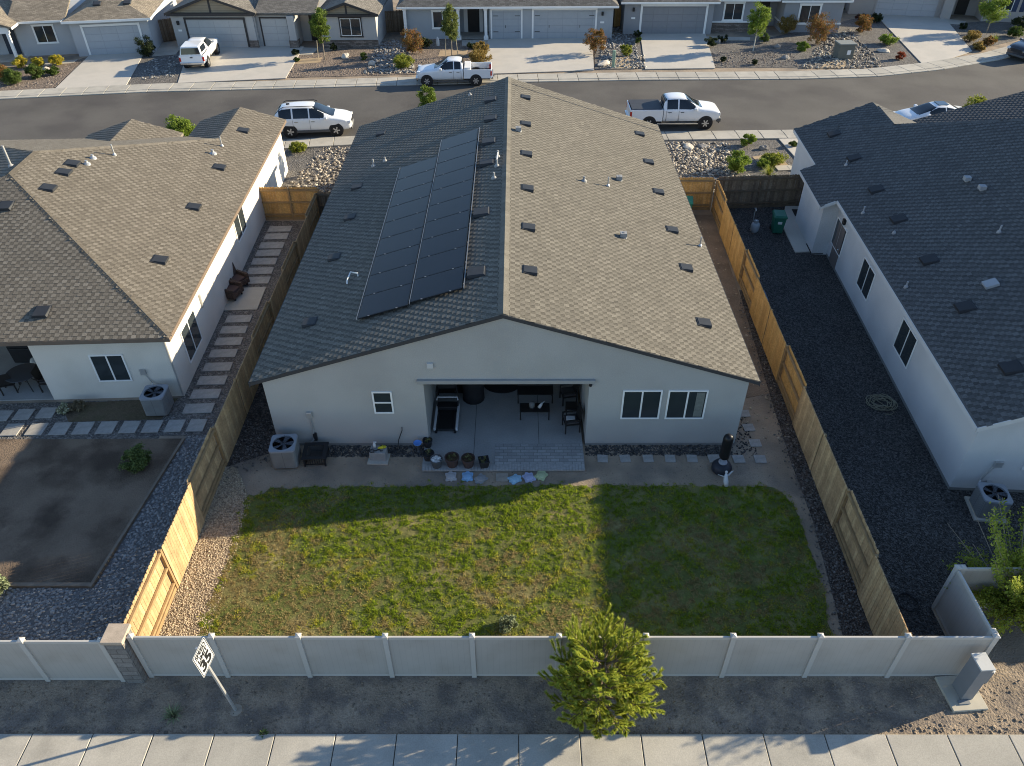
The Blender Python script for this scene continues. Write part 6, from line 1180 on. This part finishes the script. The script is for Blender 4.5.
for lab, px, py, r, h, m_ in [
    ('yellow-flowered shrub left of the porch post, far left', 22, 68, .62, .8, LF), ('yellow-flowered shrub in front of the white porch post', 41, 67.5, .55, .75, LF), ('yellow-flowered shrub under the far-left house window', 58, 65.5, .62, .8, LF),
    ('wide green shrub at the kerb, far left', 14, 84, .9, 1.1, LG), ('green shrub left of the pale boulder, far left bed', 37, 78, .8, .95, LG), ('low green shrub right of the pale boulder, far left', 54, 75, .55, .6, LG), ('dull reddish shrub at the picture\'s left edge', 3, 80, .8, .9, LR), ('dark green shrub beside the far-left garage door', 148, 57, .85, 1.7, LD),
    ('small dark shrub left of the tree before greige house', 296, 55.5, .4, .5, LD), ('small green shrub on sand by the greige driveway', 297, 62, .3, .3, LG), ('small dark shrub right of the tree trunk, greige house', 334, 51, .35, .6, LD), ('small green shrub near the rock bed at greige house', 364, 60.5, .4, .7, LG),
    ('tall red-tipped shrub left of the blue-grey house', 413, 54, .95, 1.9, LR), ('lime-green low shrub at left of white pickup', 404, 68, .95, .9, LY), ('dark shrub beside the red-tipped shrub, blue-grey house', 427, 49, .55, .9, LD), ('dark shrub by the porch slab of blue-grey house', 472, 49, .5, .45, LD), ('orange shrub behind the white pickup bed, upper one', 481, 55, .62, .9, LO), ('orange shrub behind the white pickup bed, lower one', 479, 65, .85, .95, LO),
    ('tall red-topped shrub right of the double garage door', 595, 55, .9, 2.0, LR), ('lime tufted shrub in the dark rocks by marker post', 626, 56.5, .55, 1.0, LY), ('small dark shrub left of the mid-grey garage door', 637, 38, .4, .6, LD), ('small green shrub below the dark one at mid-grey garage', 638, 44, .35, .6, LG),
    ('dark shrub nearest the mid-grey driveway', 711, 47, .55, .8, LD), ('dark shrub below the mid-grey house\'s window', 722, 42.5, .5, .6, LD), ('green shrub beside the young tree trunk, mid-grey house', 764, 43, .5, .8, LG), ('small dark tuft on gravel left of young tree', 723, 62, .3, .35, LD), ('small dark tuft on gravel below the young tree', 754, 65, .3, .35, LD),
    ('orange-leaved shrub left of the white-framed window, upper right', 786, 34, .8, 1.4, LO), ('large red-topped shrub right of the white-framed window', 817, 44, 1.15, 2.2, LR), ('round lime-green shrub below the red-topped one', 802, 51, .6, .8, LB), ('dark shrub by the path left of taupe house', 838, 13, .6, .8, LD), ('maroon low shrub left of the taupe driveway', 861, 21, .65, .5, LM), ('red-topped shrub on dark gravel left of taupe driveway', 862, 33, .75, 1.3, LR), ('dark green shrub at the taupe driveway\'s top left', 875, 23, .6, .8, LD), ('lime shrub right of the red-topped one on grey gravel', 887, 45, .8, .75, LB), ('small bright red shrub near the taupe driveway\'s kerb', 899, 60, .45, .6, lm('scarlet_leaf', [(.4, .08, .025), (.3, .07, .03), (.16, .06, .03)])),
    ('dark shrub beside the taupe house\'s front path', 962, 29, .4, .5, LD), ('orange-tipped shrub right of the taupe driveway', 969, 42, .7, .8, LO), ('low rusty shrub at the taupe driveway\'s kerb', 979, 50, .55, .5, LO), ('reddish shrub left of the lime grass tuft', 987, 46, .55, .7, LR), ('dark green shrub at the right edge, upper one', 1020, 30, .9, 1.1, LD), ('dark green shrub at the right edge, lower one', 1014, 37, .7, .8, LG),
    ('small bright green shrub on gravel behind the white SUV', 299, 152, .62, .55, LY), ('bright round shrub before the dark weathered fence', 736, 172, .85, 1.15, LB), ('small bright shrub at the kerb right of rock bed', 747, 146, .6, .65, LB), ('pale green low shrub on the tan sand patch', 772, 163, .8, .45, LY), ('low green shrub on sand near the dark fence', 763, 167, .5, .4, LB), ('green shrub on gravel by right house driveway edge', 792, 147, .3, .3, LG)]:
    q = P0(px, py); k_ = 1.2 if m_ in (LR, LO) else 1.0; shrub('shrub', lab, (q[0], q[1], .05), r * k_, h * (1 + (k_ - 1) * .6), m_, leaf=.075 if r > .5 else .055, n=max(10, int(20 * r)))
for lab, px, py, n_ in [('lime-green grass tuft right of the taupe driveway', 994, 42, 50), ('yellow groundcover clump behind the dark weathered fence', 768, 176, 60)]:
    yucca(lab, (P0(px, py)[0], P0(px, py)[1], .05), .75, n_ * 2, LY, .8, 'grass_tuft')
S = P0(325, 60); small_tree('young green tree before the greige house entry', S, 3.9, .85, 2.7, LG and lm('mid_green_leaf', [(.11, .16, .025), (.16, .22, .035), (.08, .12, .02)]), n=60, per=150, leaf=.055, stakes=1)
S = P0(452, 57); small_tree('staked slim tree before the blue-grey house', S, 4.0, .8, 2.7, lm('olive_green_leaf', [(.13, .16, .04), (.17, .2, .05), (.1, .12, .03)]), n=60, per=150, leaf=.055, stakes=2)
S = P0(753, 51); small_tree('bright young tree with white trunk at mid-grey house', S, 3.7, 1.0, 2.7, LB, n=60, per=150, leaf=.055, bark=mat('pale_bark', (.5, .47, .4), .8, .1))
S = P0(986, 33); small_tree('bright multi-stemmed tree before the taupe house', S, 3.0, 1.25, 2.0, LB, n=60, per=150, leaf=.055)
small_tree('round green tree behind the left house\'s tan roof', (-20.15, 45.0), 2.75, .95, 2.3, LB, n=90, per=150, leaf=.05)
small_tree('small leafy tree behind the grey house\'s left street corner', (-5.2, 45.0), 4.55, .62, 1.8, lm('mid_green_leaf', None), n=50, per=130, leaf=.05)
small_tree('small lime tree showing above the right charcoal roof', tuple(at(980, 104, 2.6)[:2]), 3.1, .9, 1.8, LY, n=50, per=120, leaf=.055)
# utility box and marker post
q = P0(842, 58); t = thing('utility_cabinet', 'olive-grey utility cabinet on the rocks of mid-grey house', 'utility box', q, R(4)); MB().box(-.65, -.55, 0, .65, .55, 1.15).build('cabinet', mat('olive_cabinet', (.13, .135, .115), .6, .08, 3), t, bevel=.04); MB().box(-.7, -.6, 1.151, .7, .6, 1.25).build('lid', mat('olive_lid', (.22, .225, .2), .6, .05), t, bevel=.03); MB().box(.05, -.556, .4, .35, -.551, .75).build('label_plate', m_white, t)
q = P0(613, 68); t = thing('marker_post', 'pale green marker post on the kerb gravel', 'post', q, 0); MB().box(-.12, -.1, .06, .12, .1, 1.35).build('post', mat('pale_green_plastic', (.26, .36, .26), .5, .05), t, bevel=.04); MB().box(-.25, -.22, 0, .25, .22, .06).build('base', m_conc, t)

# ------------------------------------------------------------------ vehicles (local: +x forward)
m_paint = mat('white_car_paint', (.74, .75, .76), .25, .02, 2, spec=.5, coat=.6); m_navy = mat('black_car_paint', (.02, .022, .03), .25, .05, 2, spec=.5, coat=.6); m_cglass = mat('car_glass', (.012, .016, .02), .05, .1, 2, spec=.6); m_bump = mat('grey_bumper', (.09, .09, .09), .6, .1, 3); m_chrome = mat('chrome', (.6, .6, .6), .2, .03, metal=.9); m_lens = mat('lamp_lens', (.62, .64, .66), .12, .05, spec=.6); m_tail = mat('tail_lens', (.4, .02, .015), .2, .1); m_rim = mat('alloy_rim', (.5, .5, .5), .35, .05, metal=.7)
def wheelset(t, wb, wr, h, tw, rim_m=None, spokes=5):
    for xw in wb:
        for s in (-1, 1):
            w_ = MB(); yo = s * (h - tw / 2 - .015); rot = Matrix.Rotation(R(90), 3, 'X'); w_.lathe([(wr * .62, -tw / 2), (wr * .93, -tw / 2), (wr, -tw * .32), (wr, tw * .32), (wr * .93, tw / 2), (wr * .62, tw / 2)], 28, (xw, yo, wr), rot)
            o = w_.build('wheel', m_rubber, t, True); r_ = MB(); r_.lathe([(wr * .64, .0), (wr * .64, tw * .42), (wr * .58, tw * .46), (wr * .55, tw * .3), (.05, tw * .3)], 22, (xw, yo, wr), Matrix.Rotation(R(90 * -s), 3, 'X'))
            for k in range(spokes):
                a = k * 2 * math.pi / spokes; r_.bar((xw, yo + s * tw * .42, wr), (xw + math.cos(a) * wr * .58, yo + s * tw * .42, wr + math.sin(a) * wr * .58), .08, .04, (0, 1, 0))
            r_.build('rim', rim_m or m_rim, o)
def loft_car(label, cat, name, loc, rz, st, wb, wr, paint, pillars, glass_x, W, tw=.24, bed=None, extras=None, lamp_z=(.78, .95), tail_z=(.85, 1.15), spokes=5, xr_lamp=None):
    """st: stations (x, sill half width, belt half width, z sill, z belt, z top, roof half width). The surface is subdivided, then the glass is cut out of it."""
    t = thing(name, label, cat, loc, rz)
    b = bmesh.new(); rings = []
    for x, ws, wbt, zs, zb, zt, wt in st:
        half = [(ws * .6, zs), (ws, zs + .02), (wbt * .995, zs + (zb - zs) * .45), (wbt, zs + (zb - zs) * .88), (wbt * .965, zb), (wt + (wbt * .965 - wt) * .12, zt - (zt - zb) * .14 - .01), (wt * .82, zt - .004), (wt * .4, zt + .008)]
        pts = half + [(-y, z) for y, z in half[::-1]]
        rings.append([b.verts.new((x, y, z)) for y, z in pts])
    n = len(rings[0])
    for r0, r1 in zip(rings[:-1], rings[1:]):
        for k in range(n): b.faces.new((r0[k], r0[(k + 1) % n], r1[(k + 1) % n], r1[k]))
    for rg in (rings[0], rings[-1]):
        m = n // 2
        for k in range(m - 1): b.faces.new((rg[k], rg[k + 1], rg[n - 2 - k], rg[n - 1 - k]))
    bmesh.ops.recalc_face_normals(b, faces=b.faces[:])
    me = bpy.data.meshes.new('body'); b.to_mesh(me); b.free()
    o = bpy.data.objects.new('tmp', me); COL.objects.link(o); sm_ = o.modifiers.new('s', 'SUBSURF'); sm_.levels = 3; sm_.render_levels = 3
    bpy.context.view_layer.update(); ev = bpy.data.meshes.new_from_object(o.evaluated_get(bpy.context.evaluated_depsgraph_get())); bpy.data.objects.remove(o)
    xs = np.array([s_[0] for s_ in st]); zbs = np.array([s_[4] for s_ in st]); zts = np.array([s_[5] for s_ in st]); gx0, gx1 = glass_x
    groups = {}
    for p in ev.polygons:
        c, nn = p.center, p.normal; zb = np.interp(c.x, xs, zbs); zt = np.interp(c.x, xs, zts); key = 'body'
        if gx0 - .1 < c.x < gx1 + .3 and c.z > zb + .035:
            top = max(s_[5] for s_ in st)
            if nn.x > .22 and abs(nn.y) < .62 and c.x > (gx0 + gx1) / 2 and c.z < top - .07 and abs(c.y) < W / 2 * .72 - (c.z - zb) * .12: key = 'windscreen'
            elif nn.x < -.3 and abs(nn.y) < .6 and c.x < (gx0 + gx1) / 2 and zb + .08 < c.z < top - .1 and abs(c.y) < W / 2 * .66: key = 'rear_window'
            elif abs(nn.y) > .62 and c.z < min(zt, top) - .09:
                x_ = c.x - (c.z - zb) * 0
                for wi, (a0, a1) in enumerate(pillars):
                    if a0 < x_ < a1: key = 'side_window%d%s' % (wi, 'l' if c.y > 0 else 'r')
        groups.setdefault(key, []).append(p.index)
    V = np.array([v.co[:] for v in ev.vertices])
    for key, idx in groups.items():
        fs = [tuple(ev.polygons[i].vertices) for i in idx]; used = sorted({v for f in fs for v in f}); mp = {v: k for k, v in enumerate(used)}
        m2 = bpy.data.meshes.new(key); m2.from_pydata([tuple(V[v]) for v in used], [], [tuple(mp[v] for v in f) for f in fs]); m2.update()
        nm = 'side_window' if key.startswith('side') else key
        finish(m2, nm, paint if key == 'body' else m_cglass, t, True)
    bpy.data.meshes.remove(ev); h = W / 2
    for xw in wb:
        for s in (-1, 1):
            a_ = MB(); a_.lathe([(.001, -.3), (wr + .075, -.3), (wr + .075, .0), (.001, .0)], 28, (xw, s * (h - .012), wr + .02), Matrix.Rotation(R(90 * -s), 3, 'X')); a_.build('wheel_arch', m_black, t)
    wheelset(t, wb, wr, h + .012, tw, None, spokes)
    xf = st[-1][0]; xr_ = st[0][0] if xr_lamp is None else xr_lamp
    zmir = max(s_[4] for s_ in st if abs(s_[0] - gx1) < .7)
    for s in (-1, 1):
        MB().box(gx1 - .42, s * (h - .06), zmir - .01, gx1 - .2, s * (h + .14), zmir + .15).build('mirror', paint, t, bevel=.05, segs=3)
        MB().box(xf - .3, s * (h * .62), lamp_z[0], xf - .035, s * (h * .93), lamp_z[1]).build('headlight', m_lens, t, bevel=.03)
        MB().box(xr_ + .0, s * (h * .72), tail_z[0], xr_ + .16, s * (h * .965), tail_z[1]).build('taillight', m_tail, t, bevel=.03)
    MB().box(xf - .06, -.5, lamp_z[0] - .12, xf + .012, .5, lamp_z[1] - .04).build('grille', m_black, t, bevel=.02)
    MB().box(xf - .08, -h * .8, .36, xf + .02, h * .8, .52).build('bumper_insert', m_bump, t, bevel=.04)
    for a0, a1 in pillars:
        for s in (-1, 1):
            MB().box(a0 + .08, s * (h * .975), zmir - .17, a0 + .3, s * (h + .012), zmir - .13).build('door_handle', m_bump if bed else m_chrome, t)
            MB().box(a0 - .035, s * (h * .9), .5, a0 - .022, s * (h - .001), zmir - .04).build('door_seam', m_bump, t)
    if extras: extras(t, h, None, xf, xr_)
    return t
def suv_x(t, h, wy, xf, xr_):
    for s in (-1, 1):
        MB().tube([(-1.9, s * .6, 1.8), (-1.7, s * .6, 1.89), (.1, s * .6, 1.895), (.3, s * .6, 1.82)], .024, 8).build('roof_rail', m_black, t)
        MB().box(-1.08, s * (h - .12), .3, 1.08, s * (h - .005), .45).build('sill_cladding', m_bump, t, bevel=.02)
    MB().box(-1.62, -.035, 1.83, -1.4, .035, 1.93).build('antenna_fin', m_black, t, bevel=.02); MB().box(xr_ - .012, -.22, .72, xr_ + .04, .22, .86).build('number_plate', m_white, t)
SUVS = [(-2.48, .72, .80, .55, .78, .98, .62), (-2.47, .84, .93, .38, .95, 1.14, .72), (-2.32, .88, .96, .33, 1.1, 1.46, .64), (-2.05, .89, .975, .31, 1.12, 1.74, .63), (-1.3, .9, .98, .3, 1.12, 1.82, .65), (-.4, .9, .98, .3, 1.11, 1.83, .66), (.2, .9, .98, .3, 1.10, 1.79, .65), (.75, .9, .98, .3, 1.1, 1.5, .68), (1.22, .9, .98, .3, 1.10, 1.2, .78), (1.7, .9, .975, .31, 1.06, 1.15, .74), (2.15, .88, .95, .33, .98, 1.08, .70), (2.4, .82, .88, .38, .86, .97, .62), (2.5, .7, .74, .5, .7, .8, .52)]
SUVS = [(x, ws, wb_, zs, zb + (.07 if zb > .9 else .03), zt + .05, wt) for x, ws, wb_, zs, zb, zt, wt in SUVS]
loft_car('white SUV with black roof rails parked behind the left house', 'SUV', 'parked_car', (-13.3, 49.85, .012), R(5.5), SUVS, (-1.48, 1.48), .39, m_paint, [(-2.1, -1.28), (-1.2, -.22), (-.12, .82)], (-2.5, 1.2), 1.96, extras=suv_x)
loft_car('black SUV cut off by the right edge of the street', 'SUV', 'parked_car', (P0(1019, 63)[0] + 2.0, P0(1019, 63)[1] + 1.6, .012), R(205), SUVS, (-1.48, 1.48), .38, m_navy, [(-2.1, -1.28), (-1.2, -.22), (-.12, .82)], (-2.5, 1.2), 1.96)
SEDS = [(-2.38, .65, .74, .5, .72, .85, .55), (-2.34, .78, .86, .33, .85, .98, .66), (-2.05, .82, .9, .27, .93, 1.04, .66), (-1.6, .83, .91, .25, .95, 1.1, .62), (-1.1, .83, .915, .24, .95, 1.34, .56), (-.5, .83, .915, .24, .94, 1.45, .56), (.1, .83, .915, .24, .93, 1.44, .57), (.6, .83, .915, .24, .92, 1.24, .6), (1.15, .83, .91, .24, .9, .98, .7), (1.7, .82, .89, .26, .82, .9, .66), (2.15, .78, .84, .3, .7, .78, .58), (2.36, .66, .7, .42, .56, .64, .48)]
def sed_x(t, h, wy, xf, xr_): MB().box(-.75, -.36, 1.445, -.05, .36, 1.472).build('sunroof', m_cglass, t, bevel=.01)
q = P0(930, 127); loft_car('white sedan with dark sunroof partly hidden by the right roof', 'car', 'parked_car', (q[0], q[1] + .3, .012), R(184), SEDS, (-1.38, 1.38), .33, m_paint, [(-1.15, -.5), (-.42, .62)], (-1.8, 1.05), 1.82, extras=sed_x, lamp_z=(.58, .7), tail_z=(.7, .88))
def bed_box(t, x0, x1, h, z0, zf, zt, paint):
    w_ = .07; m = MB(); m.box(x0, -h, z0, x1, -h + w_, zt); m.box(x0, h - w_, z0, x1, h, zt); m.box(x0 + w_, -h + w_ + .001, zf - .06, x1, h - w_ - .001, zf); m.box(x1 - w_, -h + w_ + .001, zf + .001, x1, h - w_ - .001, zt); m.build('bed', paint, t, bevel=.03)
    MB().box(x0 - .03, -h + .01, z0 + .02, x0 - .001 + w_ * .5, h - .01, zt - .005).build('tailgate', paint, t, bevel=.025)
    for s in (-1, 1): MB().box(x0 - .034, s * (h - .14), zt - .45, x0 + .09, s * (h + .008), zt - .12).build('taillight', m_tail, t, bevel=.015)
    MB().box(x0 + .1, -h * .6, .35, x1, h * .6, zf - .07).build('chassis', m_black, t)
def pickup(label, loc, rz, cabst, wb, wr, W, pillars, glass, x0, x1, zf, zt, extras, z0=.55):
    t = loft_car(label, 'pickup', 'parked_pickup', loc, rz, cabst, wb, wr, m_paint, pillars, glass, W, bed=True, lamp_z=(.86, 1.08), tail_z=(zt - .44, zt - .13), xr_lamp=x0, extras=None, spokes=6)
    bed_box(t, x0, x1, W / 2 - .015, z0, zf, zt, m_paint)
    MB().box(x0 - .14, -W / 2 + .06, .5, x0 + .04, W / 2 - .06, .66).build('rear_bumper', m_chrome, t, bevel=.03); extras(t); return t
C1 = [(-.76, .84, .9, .42, 1.0, 1.16, .7), (-.74, .88, .965, .4, 1.18, 1.62, .66), (-.62, .88, .97, .4, 1.2, 1.78, .64), (.0, .88, .975, .4, 1.19, 1.82, .65), (.5, .88, .975, .4, 1.19, 1.77, .65), (.95, .88, .975, .4, 1.19, 1.48, .68), (1.3, .88, .975, .4, 1.17, 1.25, .8), (1.8, .88, .97, .41, 1.12, 1.19, .78), (2.35, .87, .95, .43, 1.06, 1.13, .76), (2.68, .84, .92, .46, .98, 1.06, .74), (2.78, .78, .84, .55, .84, .94, .66)]
def p1_x(t):
    MB().box(-1.32, -.84, .8, -.84, .84, 1.32).build('toolbox', m_white_metal, t, bevel=.02); MB().box(-2.74, -.88, .741, -.9, .88, .75).build('bed_liner', m_black, t)
    MB().box(2.62, -.86, .46, 2.86, .86, .64).build('front_bumper', m_chrome, t, bevel=.04)
    for s in (-1, 1): MB().box(-1.15, s * .88, .36, 1.45, s * 1.0, .42).build('running_board', m_bump, t)
    MB().box(-3.1, -.05, .42, -2.98, .05, .5).build('tow_hitch', m_black, t)
pickup('old white pickup with white toolbox parked across the street', (-4.72, 59.95, .012), R(181.5), C1, (-1.7, 2.0), .39, 1.95, [(-.56, -.1), (.0, .92)], (-.9, 1.25), -2.88, -.79, .74, 1.2, p1_x)
C2 = [(-.84, .86, .92, .48, 1.08, 1.26, .72), (-.82, .9, .985, .46, 1.28, 1.76, .7), (-.68, .9, .99, .45, 1.3, 1.94, .67), (.1, .9, .995, .45, 1.29, 1.99, .68), (.75, .9, .995, .45, 1.29, 1.94, .68), (1.2, .9, .995, .45, 1.29, 1.62, .72), (1.6, .9, .995, .45, 1.28, 1.36, .84), (2.1, .9, .99, .46, 1.24, 1.32, .82), (2.6, .89, .97, .48, 1.18, 1.26, .8), (2.88, .86, .94, .52, 1.08, 1.16, .78), (2.96, .8, .86, .6, .92, 1.02, .7)]
def p2_x(t):
    MB().box(-2.94, -.93, 1.322, -.92, .93, 1.365).build('bed_cover', mat('tonneau_vinyl', (.045, .048, .055), .6, .1, 3), t, bevel=.012)
    MB().box(2.72, -.93, .48, 3.04, .93, .72).build('front_bumper', m_bump, t, bevel=.06)
    for s in (-1, 1): MB().box(-1.2, s * .9, .38, 1.5, s * 1.02, .45).build('running_board', m_chrome, t)
    MB().box(2.9, -.5, .86, 2.995, .5, .9).build('chrome_strip', m_chrome, t)
pickup('white crew-cab pickup with dark bed cover behind the grey house', (10.55, 50.95, .012), R(.4), C2, (-1.74, 2.0), .41, 2.0, [(-.62, .1), (.2, 1.22)], (-1.0, 1.55), -3.0, -.87, .8, 1.32, p2_x)
def camp_x(t):
    a = .86; c = MB(); c.add([(-2.62, -a, 1.14), (-.8, -a, 1.14), (-.8, a, 1.14), (-2.62, a, 1.14), (-2.5, -a * .82, 1.8), (-.8, -a * .82, 1.82), (-.8, a * .82, 1.82), (-2.5, a * .82, 1.8)], [(3, 2, 1, 0), (4, 5, 6, 7), (0, 1, 5, 4), (1, 2, 6, 5), (2, 3, 7, 6), (3, 0, 4, 7)]); o = c.build('camper_shell', m_paint, t, bevel=.07, segs=3)
    for s in (-1, 1):
        f = [(-2.35, s * (a * .955 + .014), 1.31), (-1.0, s * (a * .955 + .014), 1.31), (-1.0, s * (a * .85 + .018), 1.7), (-2.28, s * (a * .85 + .018), 1.7)]; MB().face(f if s < 0 else f[::-1]).build('side_window', m_cglass, o)
    MB().face([(-2.61, -.74, 1.24), (-2.54, -.66, 1.7), (-2.54, .66, 1.7), (-2.61, .74, 1.24)]).build('rear_window', m_cglass, o); MB().box(-2.66, -.1, .98, -2.63, .1, 1.05).build('handle', m_black, t)
a = P0(195, 72); b = P0(209, 54); hd = math.atan2(b[1] - a[1], b[0] - a[0])
pickup('white pickup with camper shell parked in the greige driveway', (a[0] + math.cos(hd) * 2.6, a[1] + math.sin(hd) * 2.6, .09), hd, C1, (-1.55, 2.0), .38, 1.95, [(-.56, .92)], (-.9, 1.25), -2.6, -.79, .74, 1.16, camp_x)
